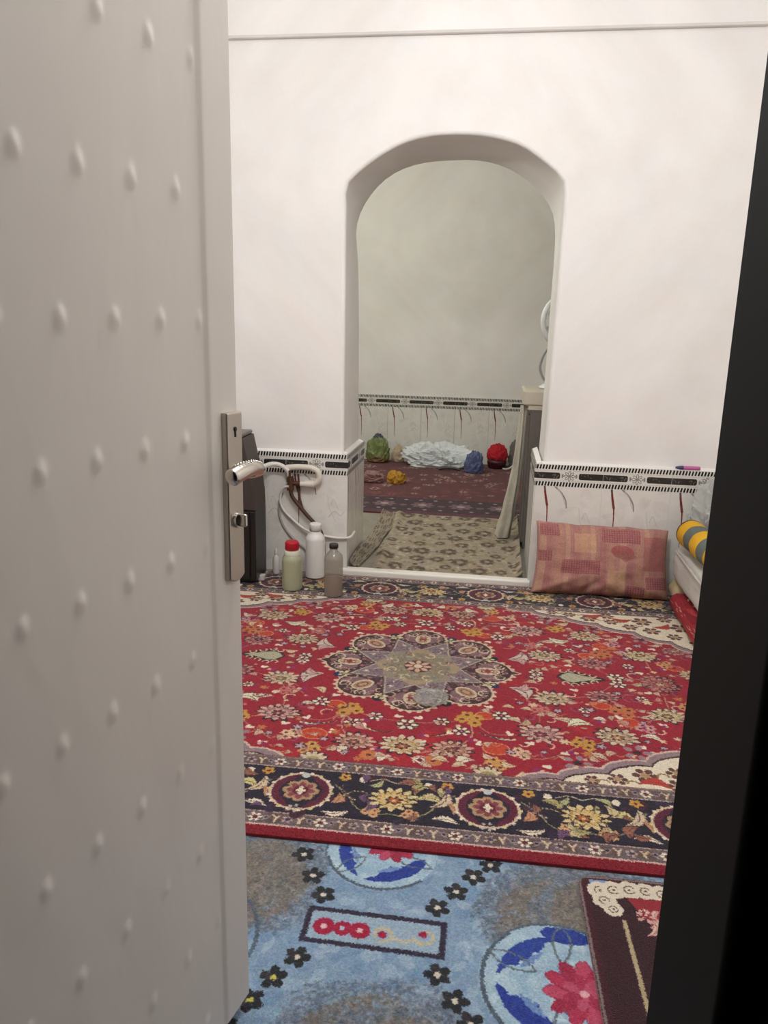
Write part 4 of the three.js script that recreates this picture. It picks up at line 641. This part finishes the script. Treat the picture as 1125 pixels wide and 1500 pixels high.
{
  const ivory = mat({ color: 0xd8d0c2, roughness: 0.45 }), rubber = mat({ color: 0x4a2c22, roughness: 0.55 }), brass = mat({ color: 0x5a3a28, roughness: 0.4, metalness: 0.4 }), white = mat({ color: 0xdcd8d0, roughness: 0.4 });
  const t = thing('gas_valve', 'brown gas tap with a bent ivory pipe fixed to the white tiles', 'valve', [-0.722, 0.464, 0.03]);
  obj('flange', new THREE.CylinderGeometry(0.026, 0.026, 0.012, 24).rotateX(Math.PI / 2).translate(0.118, 0.0, 0.006), ivory, t);
  obj('body', [new THREE.CylinderGeometry(0.015, 0.017, 0.07, 20).translate(0, -0.005, 0.03), new THREE.CylinderGeometry(0.019, 0.019, 0.02, 6).translate(0, 0.01, 0.03), new THREE.CylinderGeometry(0.012, 0.012, 0.06, 16).rotateZ(Math.PI / 2).translate(0.035, -0.005, 0.03)], brass, t);
  obj('tap_handle', rbox(-0.006, 0.006, 0.02, 0.06, 0.036, 0.048, 0.003), rubber, t);
  obj('ivory_pipe', tube([[0.05, -0.006, 0.03], [0.085, -0.006, 0.03], [0.12, -0.002, 0.03], [0.142, 0.022, 0.03], [0.138, 0.056, 0.03], [0.11, 0.073, 0.03], [0.07, 0.076, 0.03], [0.03, 0.075, 0.028], [-0.02, 0.068, 0.02]], 0.0145, 70, 14), ivory, t);
  obj('pipe_sleeve', new THREE.CylinderGeometry(0.0185, 0.0185, 0.045, 20).rotateZ(Math.PI / 2).translate(0.095, -0.005, 0.03), ivory, t);
  tag(obj('heater_hose', tube([[-0.862, 0.52, 0.16], [-0.835, 0.545, 0.1], [-0.8, 0.552, 0.075], [-0.765, 0.545, 0.07], [-0.735, 0.522, 0.065], [-0.724, 0.49, 0.062]], 0.0115), white), 'ivory hose arching from the heater to the gas tap', 'hose');
  tag(obj('brown_hose', tube([[-0.722, 0.43, 0.06], [-0.715, 0.395, 0.058], [-0.68, 0.35, 0.06], [-0.643, 0.306, 0.06], [-0.6, 0.262, 0.06], [-0.57, 0.225, 0.062], [-0.556, 0.17, 0.066], [-0.552, 0.1, 0.075], [-0.556, 0.035, 0.08]], 0.0095), rubber), 'dark brown hose hanging from the gas tap down behind the white bottle', 'hose');
  tag(obj('brown_cable', tube([[-0.69, 0.5, 0.034], [-0.685, 0.44, 0.036], [-0.68, 0.38, 0.04], [-0.66, 0.325, 0.05]], 0.005), rubber), 'short thin brown cable beside the gas tap', 'cable');
  tag(obj('white_wire', tube([[-0.722, 0.445, 0.075], [-0.752, 0.435, 0.06], [-0.774, 0.4, 0.045], [-0.778, 0.355, 0.042], [-0.76, 0.315, 0.042], [-0.725, 0.28, 0.044], [-0.68, 0.245, 0.05], [-0.64, 0.224, 0.055], [-0.59, 0.208, 0.055], [-0.54, 0.196, 0.045], [-0.48, 0.19, 0.04], [-0.435, 0.194, 0.037], [-0.425, 0.197, 0.02], [-0.424, 0.2, -0.06]], 0.0065, 120), white), 'white cord looping down the tiles and round the arch corner', 'cord');
  tag(obj('grey_wire', tube([[-0.77, 0.4, 0.036], [-0.787, 0.35, 0.033], [-0.788, 0.3, 0.033], [-0.77, 0.24, 0.033], [-0.735, 0.19, 0.034], [-0.695, 0.152, 0.035], [-0.655, 0.12, 0.036], [-0.64, 0.08, 0.04], [-0.645, 0.03, 0.045]], 0.0055, 80), mat({ color: 0x9b958c, roughness: 0.5 })), 'thin grey cord sagging down the tiles behind the red-capped bottle', 'cord');
}

// ---------------------------------------------------------------- bottles on the carpet in front of the arched wall
{
  const cloudy = (c, d) => mat({ color: c, transmission: 0.55, roughness: 0.35, thickness: 0, ior: 1.4 });
  let t = thing('plastic_bottle', 'squat bottle of pale green liquid with a red screw cap', 'bottle', [-0.636, GROUND, 0.36]);
  obj('body', lathe([[0, 0], [0.04, 0], [0.046, 0.006], [0.047, 0.05], [0.045, 0.1], [0.047, 0.135], [0.045, 0.15], [0.035, 0.166], [0.031, 0.172], [0.031, 0.188], [0, 0.188]]), mat({ color: 0xb3b596, roughness: 0.3, transmission: 0.25, thickness: 0 }), t);
  obj('neck_ring', lathe([[0.0305, 0.165], [0.036, 0.165], [0.036, 0.186], [0.0305, 0.186]]), mat({ color: 0xd9d6c4, roughness: 0.4 }), t);
  const rib = []; for (let k = 0; k < 30; k++) { const a = (k / 30) * 6.283; rib.push(new THREE.BoxGeometry(0.002, 0.03, 0.003).translate(0, 0, 0.0305).rotateY(a).translate(0, 0.207, 0)); }
  const cap = obj('red_cap', lathe([[0, 0.189], [0.0305, 0.189], [0.0305, 0.222], [0.027, 0.228], [0, 0.229]]), mat({ color: 0xb51a2c, roughness: 0.4 }), t);
  obj('cap_ribs', mergeGeometries(rib), cap.material, cap);
  t = thing('plastic_bottle', 'tall white opaque plastic bottle against the tiles', 'bottle', [-0.573, GROUND, 0.165]);
  obj('body', lathe([[0, 0], [0.042, 0], [0.047, 0.006], [0.047, 0.185], [0.044, 0.2], [0.034, 0.214], [0.027, 0.219], [0.027, 0.23], [0, 0.23]]), mat({ color: 0xdedbd6, roughness: 0.35 }), t);
  obj('white_cap', lathe([[0, 0.231], [0.0285, 0.231], [0.0285, 0.262], [0.025, 0.267], [0, 0.268]]), mat({ color: 0xe3e0da, roughness: 0.4 }), t);
  t = thing('plastic_bottle', 'cloudy clear plastic bottle with a small black cap and brown dregs', 'bottle', [-0.433, GROUND, 0.405]);
  obj('body', lathe([[0, 0], [0.038, 0], [0.0425, 0.006], [0.0425, 0.075], [0.041, 0.08], [0.0425, 0.086], [0.0425, 0.17], [0.039, 0.188], [0.024, 0.204], [0.017, 0.21], [0.017, 0.222], [0, 0.222]]), mat({ color: 0xd6d2ca, transmission: 0.8, roughness: 0.2, thickness: 0 }), t);
  obj('dregs', lathe([[0, 0.004], [0.036, 0.004], [0.039, 0.01], [0.0395, 0.085], [0, 0.087]]), mat({ color: 0xb89a7c, transmission: 0.5, roughness: 0.4, thickness: 0 }), t);
  obj('black_cap', lathe([[0, 0.223], [0.0205, 0.223], [0.0205, 0.238], [0.018, 0.241], [0, 0.241]]), mat({ color: 0x2b2926, roughness: 0.5 }), t);
  t = thing('squeeze_tube', 'slim white squeeze tube standing beside the dark heater', 'tube', [-0.768, GROUND, 0.165]);
  obj('body', lathe([[0, 0.0], [0.013, 0], [0.017, 0.006], [0.0175, 0.06], [0.0155, 0.085], [0.008, 0.093], [0.007, 0.1], [0, 0.1]], 28), mat({ color: 0xc9c5be, roughness: 0.4 }), t);
  obj('nozzle', lathe([[0, 0.101], [0.0085, 0.101], [0.006, 0.128], [0, 0.13]], 20), mat({ color: 0xd6d2cb, roughness: 0.4 }), t);
  tag(obj('small_box', rbox(-0.828, -0.795, GROUND, GROUND + 0.026, 0.25, 0.28, 0.003), mat({ color: 0xcac6bf, roughness: 0.6 })), 'tiny white box on the carpet at the heater foot', 'box');
}

// ---------------------------------------------------------------- pillow, bedding and pen
{
  const t = tex(canvas(900, 480, (c, w, h) => {
    c.fillStyle = '#a5786e'; c.fillRect(0, 0, w, h); const R = rng(40);
    for (let i = 0; i < 16; i++) { c.fillStyle = ['rgba(186,146,120,0.6)', 'rgba(160,104,100,0.6)', 'rgba(176,130,104,0.5)'][i % 3]; c.fillRect(i * 60 + R() * 20, 0, 26 + R() * 26, h); }
    const lace = (x, y, bw, bh, col) => { c.fillStyle = col; c.globalAlpha = 0.75; c.fillRect(x, y, bw, bh); c.globalAlpha = 1; c.strokeStyle = '#a9776e'; c.lineWidth = 3; for (let k = 0; k < bw; k += 17) for (let j = 0; j < bh; j += 15) { c.beginPath(); c.arc(x + k + 8, y + j + 7, 4.5, 0, 7); c.stroke(); } };
    lace(20, 10, 130, 80, '#86424a'); lace(440, 18, 260, 95, '#86404a'); lace(170, 240, 260, 95, '#86424a'); lace(10, 190, 90, 70, '#82404a'); lace(740, 330, 150, 80, '#7e3a46'); lace(610, 400, 120, 60, '#7e3a46');
    c.globalAlpha = 0.7; c.fillStyle = '#9a4a4e'; c.beginPath(); c.ellipse(580, 175, 80, 46, 0.2, 0, 7); c.fill(); c.fillStyle = '#8c5a52'; c.beginPath(); c.moveTo(520, 190); c.lineTo(600, 240); c.lineTo(680, 200); c.lineTo(600, 170); c.fill(); c.globalAlpha = 0.5;
    c.fillStyle = '#8f4a4c'; c.fillRect(725, 60, 150, 230); c.globalAlpha = 1;
    c.fillStyle = '#c9a27c'; c.globalAlpha = 0.5; c.fillRect(250, 60, 150, 130); c.fillRect(480, 300, 120, 150); c.globalAlpha = 1;
    grain(c, w, h, 20, 13, 3);
  }));
  const W = 0.61, H = 0.34, T = 0.085;
  const half = (sgn) => grid(70, 44, (u0, v) => {
    const u = sgn > 0 ? u0 : 1 - u0, a = u * 2 - 1, b = v * 2 - 1, ea = Math.max(0, 1 - Math.abs(a) ** 3.2), eb = Math.max(0, 1 - Math.abs(b) ** 2.6), th = Math.sqrt(ea * eb);
    const pin = 1 - 0.045 * (1 - b * b), pinv = 1 - 0.06 * (1 - a * a);
    const wr = 0.012 * fbm(a * 2.6 + b * 1.7, b * 2.4 - a * 0.8, sgn * 3, 3) * th + 0.014 * Math.exp(-(((b + 0.75 - 0.18 * Math.sin(a * 5)) / 0.16) ** 2)) * Math.sin(a * 9 + 1) * th;
    const ridge = (x, y, dx, dy, w, len) => { const l = Math.hypot(dx, dy), p = ((a - x) * dx + (b - y) * dy) / l, q = ((a - x) * -dy + (b - y) * dx) / l; return Math.exp(-((q / w) ** 2)) * Math.max(0, 1 - Math.max(0, p / len)) * (p > -0.05 ? 1 : 0); };
    const folds = 0.02 * ridge(-1, -1, 0.9, 0.75, 0.09, 0.9) + 0.02 * ridge(1, -1, -0.8, 0.7, 0.1, 0.8) - 0.016 * ridge(-0.3, -1, 0.5, 0.9, 0.07, 0.6) + 0.014 * ridge(0.75, 1, -0.1, -1, 0.07, 1.3) - 0.014 * ridge(0.2, -1, -0.5, 0.8, 0.07, 0.7) + 0.012 * ridge(-0.9, 1, 0.6, -0.8, 0.08, 0.7);
    return [a * W / 2 * pin * (1 - 0.02 * b), b * H / 2 * pinv * (1 - 0.09 * Math.max(0, a) ** 2 * (b > 0 ? 1 : 0)) + 0.006 * N(a * 4, 2) * Math.abs(b), sgn * (T * th + wr + folds * Math.min(1, th * 1.6))];
  });
  const g = thing('pillow', 'pink patterned pillow leaning on the tiles beside the arch', 'pillow', [0.765, 0.158 + GROUND, 0.125]);
  const m = mat({ map: t, roughness: 0.9, sheen: 0.2 }), front = half(1), back = half(-1); { const uv = back.attributes.uv; for (let i = 0; i < uv.count; i++) uv.setX(i, 1 - uv.getX(i)); }
  const cover = mergeGeometries([front, back]).rotateX(-0.27), cp = cover.attributes.position; for (let i = 0; i < cp.count; i++) if (cp.getY(i) < -0.157) cp.setY(i, -0.157 + 0.0004 * Math.sin(i));   // rests on the carpet
  cover.computeVertexNormals(); obj('cover', cover, m, g); g.rotation.y = 0.02;
}
{
  const R = rng(9);
  // folded red blanket on the floor
  const redTex = tex(canvas(512, 512, (c, w, h) => { c.fillStyle = '#8c2028'; c.fillRect(0, 0, w, h); for (let i = 0; i < 22; i++) { c.fillStyle = ['#c05a44', '#a83434', '#d08a68', '#7a1622'][i % 4]; c.beginPath(); c.ellipse(R() * w, R() * h, 30 + R() * 60, 10 + R() * 20, R() * 3, 0, 7); c.fill(); } for (let i = 0; i < 60; i++) { c.fillStyle = '#d8c8b0'; c.beginPath(); c.ellipse(R() * w, R() * 190, 4 + R() * 7, 3, R() * 3, 0, 7); c.fill(); } grain(c, w, h, 18, 2, 2); }));
  const fold = (x0, x1, y0, y1, z0, z1, amp, seed) => { const g = new RoundedBoxGeometry(x1 - x0, y1 - y0, z1 - z0, 10, Math.min(0.045, (y1 - y0) * 0.48)); const gg = mergeVertices(new THREE.BoxGeometry(1, 1, 1, 24, 10, 60)); const p = gg.attributes.position, r = Math.min(0.05, (y1 - y0) * 0.5), hx = (x1 - x0) / 2, hy = (y1 - y0) / 2, hz = (z1 - z0) / 2;
    for (let i = 0; i < p.count; i++) { const q = V(p.getX(i) * 2 * hx, p.getY(i) * 2 * hy, p.getZ(i) * 2 * hz), k = V(Math.max(-hx + r, Math.min(hx - r, q.x)), Math.max(-hy + r, Math.min(hy - r, q.y)), Math.max(-hz + r, Math.min(hz - r, q.z))), d = q.clone().sub(k), l = d.length(); if (l > 1e-6) q.copy(k).addScaledVector(d, r / l); const n = fbm(q.x * 5 + seed, q.y * 9, q.z * 5, 3) * amp; if (l > 1e-6) q.addScaledVector(d, n / l); q.y = Math.max(q.y, -hy); p.setXYZ(i, q.x, q.y, q.z); }
    gg.computeVertexNormals(); return gg.translate((x0 + x1) / 2, (y0 + y1) / 2, (z0 + z1) / 2); };
  const b = obj('red_blanket', fold(1.055, 1.73, GROUND + 0.001, 0.098, 0.25, 1.75, 0.012, 1), mat({ map: redTex, roughness: 0.95, sheen: 0.3 })); tag(b, 'folded red and orange blanket on the floor under the white mattress', 'blanket');
  const tick = tex(canvas(512, 512, (c, w, h) => { c.fillStyle = '#c9c5bd'; c.fillRect(0, 0, w, h); for (let i = 0; i < 90; i++) { c.strokeStyle = ['#a9a49c', '#dedad2', '#8d8a88'][i % 3]; c.lineWidth = 2; c.globalAlpha = 0.5; c.beginPath(); const x = R() * w, y = R() * h; c.moveTo(x, y); c.quadraticCurveTo(x + 20, y + 18, x + 30 - R() * 50, y + 30); c.stroke(); } c.globalAlpha = 1; grain(c, w, h, 12, 2, 2); }));
  const m = thing('mattress', 'thin grey-white cotton mattress folded along the wall', 'mattress', [0, 0, 0]);
  obj('mattress_body', fold(1.08, 1.735, 0.118, 0.285, 0.12, 1.8, 0.014, 4), mat({ map: tick, roughness: 0.9 }), m);
  obj('piping', tube([[1.078, 0.27, 0.2], [1.07, 0.274, 0.6], [1.075, 0.27, 1.1], [1.08, 0.268, 1.7]], 0.006), mat({ color: 0xb9b4ab, roughness: 0.9 }), m);
  const cr = obj('cream_cloth', fold(1.085, 1.17, GROUND + 0.002, 0.112, 0.07, 0.215, 0.012, 8), mat({ color: 0xc2ac86, roughness: 0.95 })); tag(cr, 'crumpled cream cloth tucked between the pillow and the red blanket', 'cloth');
  // striped roll
  const roll = thing('striped_bolster', 'yellow and grey striped bolster lying on the white mattress', 'bolster', [1.12, 0.364, 0.235]);
  const yel = mat({ color: 0xd8a312, roughness: 0.85 }), gry = mat({ color: 0x5e6660, roughness: 0.9 }), cuff = mat({ color: 0x4a3c2c, roughness: 0.9 });
  let z = 0; const r = 0.06;
  for (let k = 0; k < 10; k++) { const l = k % 2 ? 0.085 : 0.1, rr = (q) => r * (1 + 0.03 * Math.sin(q * 30)); const g = grid(40, 8, (u, v) => { const a = u * 6.2832, zz = z + v * l, q = rr(zz) * (1 + 0.035 * N(Math.cos(a) * 2, Math.sin(a) * 2, zz * 14)); return [Math.cos(a) * q, Math.sin(a) * q, zz]; }); const s = obj('stripe', g, k % 2 ? gry : yel, roll); s.userData.label = k % 2 ? 'grey stripe' : 'yellow stripe'; z += l; }
  obj('end_cap', lathe([[0, -0.03], [0.03, -0.028], [0.054, -0.018], [0.061, 0.0], [0.061, 0.012]]).rotateX(Math.PI / 2), cuff, roll); obj('end_cap', lathe([[0.06, 0], [0.05, 0.02], [0, 0.026]]).rotateX(Math.PI / 2).translate(0, 0, z - 0.006), cuff, roll);
  roll.rotation.set(0, 0.05, 0);
}
function crumple(seed, rx, ry, rz, amp, detail = 40, sharp = 1) {   // a crumpled bag with a flat base at y = 0
  const g = mergeVertices(new THREE.IcosahedronGeometry(1, detail)), p = g.attributes.position;
  for (let i = 0; i < p.count; i++) {
    const d = V(p.getX(i), p.getY(i), p.getZ(i)); let n = 0, a = 1, f = 1.3;
    for (let o = 0; o < 4; o++) { n += a * Math.max(0, 1 - 2 * Math.abs(N(d.x * f + seed, d.y * f + seed * 2, d.z * f - seed))) ** sharp; a *= 0.5; f *= 2.1; }
    const k = 1 + amp * (n - 1); p.setXYZ(i, d.x * rx * k, Math.max(0, (d.y * 0.72 + 0.38) * ry * k), d.z * rz * k);
  }
  g.deleteAttribute('normal'); g.computeVertexNormals(); return g;
}
{
  const film = mat({ color: 0xc9c9c4, transmission: 0.35, roughness: 0.35, thickness: 0 });
  const b = obj('plastic_bundle', crumple(5.2, 0.16, 0.26, 0.075, 0.22), film); b.position.set(1.3, 0.3, 0.128); tag(b, 'crumpled translucent plastic bundle heaped behind the striped bolster', 'bundle');
  const pen = thing('marker_pen', 'pink marker with a dark blue cap lying on the tile ledge', 'pen', [1.13, 0.6165, 0.016], 0);
  obj('barrel', lathe([[0, -0.022], [0.0085, -0.022], [0.0085, 0.05], [0.007, 0.054], [0, 0.055]], 20).rotateZ(-Math.PI / 2), mat({ color: 0xc0609a, roughness: 0.4 }), pen);
  obj('blue_cap', lathe([[0, -0.055], [0.004, -0.054], [0.009, -0.03], [0.009, -0.02], [0, -0.0195]], 20).rotateZ(-Math.PI / 2), mat({ color: 0x3a3562, roughness: 0.4 }), pen);
  const cl = obj('clear_wrapper', crumple(8.4, 0.05, 0.016, 0.055, 0.35, 24, 1), mat({ color: 0xf0f0ee, transmission: 0.9, roughness: 0.18, thickness: 0 })); cl.position.set(0.088, GROUND + 0.001, 1.325); tag(cl, 'small crumpled clear plastic wrapper lying on the carpet medallion', 'wrapper');
}

// ---------------------------------------------------------------- things in the room beyond
{
  const FB = 0.033, bag = (c, o = {}) => mat({ color: c, roughness: 0.4, ...o });
  let b = thing('green_bag', 'green plastic bag with a dark knotted top by the far tiles', 'bag', [-0.765, FB, -3.08]);
  obj('bag_body', crumple(2.1, 0.1, 0.19, 0.08, 0.2, 26), bag(0x75804c), b); obj('knot', crumple(3.3, 0.045, 0.07, 0.035, 0.25, 12).translate(0.005, 0.165, 0), bag(0x3c4a50), b); obj('brown_base', crumple(4.1, 0.09, 0.06, 0.075, 0.2, 16).translate(0.01, 0, 0.02), bag(0x6a5030), b);
  b = obj('cream_pouch', crumple(7.7, 0.055, 0.12, 0.045, 0.25, 20), bag(0xb9a78c)); b.position.set(-0.585, FB, -3.12); tag(b, 'small cream pouch standing beside the green bag', 'pouch');
  b = obj('white_plastic_bag', crumple(2.75, 0.29, 0.16, 0.13, 0.34, 60, 1), bag(0xd6dadc, { roughness: 0.3 })); b.position.set(-0.2, FB, -3.0); tag(b, 'large crumpled white plastic bag spread along the far tiles', 'bag');
  b = obj('dark_strap', tube([[-0.2, FB + 0.012, -2.8], [-0.14, FB + 0.02, -2.81], [-0.07, FB + 0.02, -2.81], [-0.02, FB + 0.012, -2.8]], 0.012), bag(0x4a4c48)); tag(b, 'short dark strap lying across the front of the white bag', 'strap');
  b = obj('blue_bag', crumple(6.5, 0.075, 0.15, 0.055, 0.25, 26), bag(0x565f86)); b.position.set(0.1, FB, -2.76); tag(b, 'small dusty blue bag beside the white plastic bag', 'bag');
  b = thing('red_pot', 'round pot with a dark base and a bright red cloth top', 'pot', [0.285, FB, -3.03]);
  obj('base', lathe([[0, 0], [0.062, 0], [0.075, 0.01], [0.083, 0.05], [0.08, 0.085], [0, 0.09]]), bag(0x3e1016), b); obj('red_top', crumple(9.9, 0.085, 0.13, 0.085, 0.12, 26).translate(0, 0.066, 0), bag(0xb51426, { roughness: 0.8 }), b);
  b = obj('grey_sack', crumple(3.9, 0.13, 0.23, 0.09, 0.22, 30), bag(0x6c6862, { roughness: 0.8 })); b.position.set(0.51, FB, -3.11); tag(b, 'slumped grey sack between the red pot and the draped cabinet', 'sack');
  b = obj('white_cable', tube([[0.34, FB + 0.01, -2.95], [0.38, FB + 0.015, -2.92], [0.45, FB + 0.07, -2.93], [0.52, FB + 0.17, -2.96], [0.56, FB + 0.23, -3.0]], 0.008), bag(0xc9c7c2)); tag(b, 'white cable curving up in front of the grey sack', 'cable');
  b = obj('orange_cloth', crumple(11.3, 0.065, 0.085, 0.06, 0.3, 24), bag(0xb88a30, { roughness: 0.85 })); b.position.set(-0.475, FB, -2.16); tag(b, 'small orange yellow cloth lying on the worn red carpet', 'cloth');
  b = obj('pink_film', crumple(12.7, 0.1, 0.07, 0.07, 0.25, 24), mat({ color: 0xb58a84, transmission: 0.5, roughness: 0.4, thickness: 0 })); b.position.set(-0.68, FB, -2.17); tag(b, 'crumpled pinkish plastic film beside the orange cloth', 'film');
  b = thing('tall_cabinet', 'narrow grey-brown cabinet with a pale top behind the arch jamb', 'cabinet', [0.62, 0.0225, -0.76]);
  const grey = mat({ color: L(0.13, 0.11, 0.095), roughness: 0.7 }), pale = mat({ color: 0xc2b8a6, roughness: 0.6 });
  obj('carcass', rbox(-0.185, 0.2, 0.0, 0.77, -0.14, 0.2, 0.006), grey, b); obj('top', rbox(-0.23, 0.22, 0.795, 0.875, -0.16, 0.21, 0.012), pale, b); obj('neck_rail', rbox(-0.2, 0.2, 0.77, 0.795, -0.145, 0.2, 0.004), pale, b);
  obj('cabinet_door', rbox(-0.198, -0.184, 0.03, 0.74, -0.12, 0.18, 0.004), grey, b);
  // cloth hanging off the cabinet's corner
  const cl = grid(36, 90, (u, v) => {
    const q = v, cx = 0.398 - 0.012 * q - 0.06 * q ** 2.2, cy = 0.812 - 0.772 * q, w = 0.025 + 0.04 * q ** 1.3, a = u * Math.PI * 2;
    const k = 1 + 0.22 * Math.sin(a * 5 + q * 3) + 0.18 * N(Math.cos(a) * 2, q * 7, Math.sin(a) * 2);
    return [cx + Math.cos(a) * w * 0.62 * k, cy + 0.012 * N(u * 9, q * 9, 1) * q, -0.62 - 0.13 * q + Math.sin(a) * w * 0.8 * k];
  });
  tag(obj('draped_cloth', cl, mat({ map: cementMap, color: L(1.9, 1.95, 1.95), roughness: 0.95 })), 'grey-white cloth hanging in folds from the cabinet corner to the rug', 'cloth');
  // fan on the cabinet
  b = thing('table_fan', 'white round fan standing on the pale cabinet top, cut off by the arch jamb', 'fan', [0.56, 0.8985, -0.72]);
  const wht = mat({ color: 0xd9dad6, roughness: 0.4 }), gr = mat({ color: 0x8f8f8c, roughness: 0.5 });
  obj('base', lathe([[0, 0], [0.08, 0], [0.085, 0.01], [0.06, 0.025], [0.015, 0.035], [0, 0.036]]), wht, b);
  obj('bracket', tube([[-0.02, 0.02, 0], [-0.06, 0.05, 0], [-0.085, 0.11, 0], [-0.07, 0.18, 0], [-0.045, 0.22, 0], [-0.01, 0.26, -0.02]], 0.007), gr, b);
  obj('bracket', tube([[0.0, 0.02, 0.01], [-0.035, 0.07, 0.01], [-0.03, 0.14, 0.01], [-0.045, 0.19, 0.005], [-0.02, 0.25, -0.02]], 0.006), wht, b);
  const hd = obj('guard_ring', new THREE.TorusGeometry(0.118, 0.014, 14, 60).scale(1, 1.05, 1), wht, b); hd.position.set(0.015, 0.36, 0.0); hd.rotation.y = 0.5;
  const wires = []; for (let k = 0; k < 24; k++) { const a = (k / 24) * 6.283; wires.push(tube([[Math.cos(a) * 0.03, Math.sin(a) * 0.03, 0.04], [Math.cos(a) * 0.08, Math.sin(a) * 0.082, 0.032], [Math.cos(a) * 0.118, Math.sin(a) * 0.123, 0.006]], 0.0016, 10, 5)); }
  obj('guard_wires', mergeGeometries(wires), wht, hd);
  obj('hub', lathe([[0, 0.05], [0.022, 0.048], [0.032, 0.036], [0.032, -0.07], [0.02, -0.085], [0, -0.085]]).rotateX(Math.PI / 2), wht, hd);
  for (let k = 0; k < 3; k++) { const g = grid(8, 10, (u, v) => { const a = (u - 0.5) * 1.5, r = 0.03 + v * 0.075; return [Math.cos(a) * r, Math.sin(a) * r, 0.012 * Math.sin(a * 2)]; }).rotateZ((k * 6.283) / 3); obj('blade', g, mat({ color: 0xb8bcc0, roughness: 0.4 }), hd); }
}
renderer.render(scene, camera);
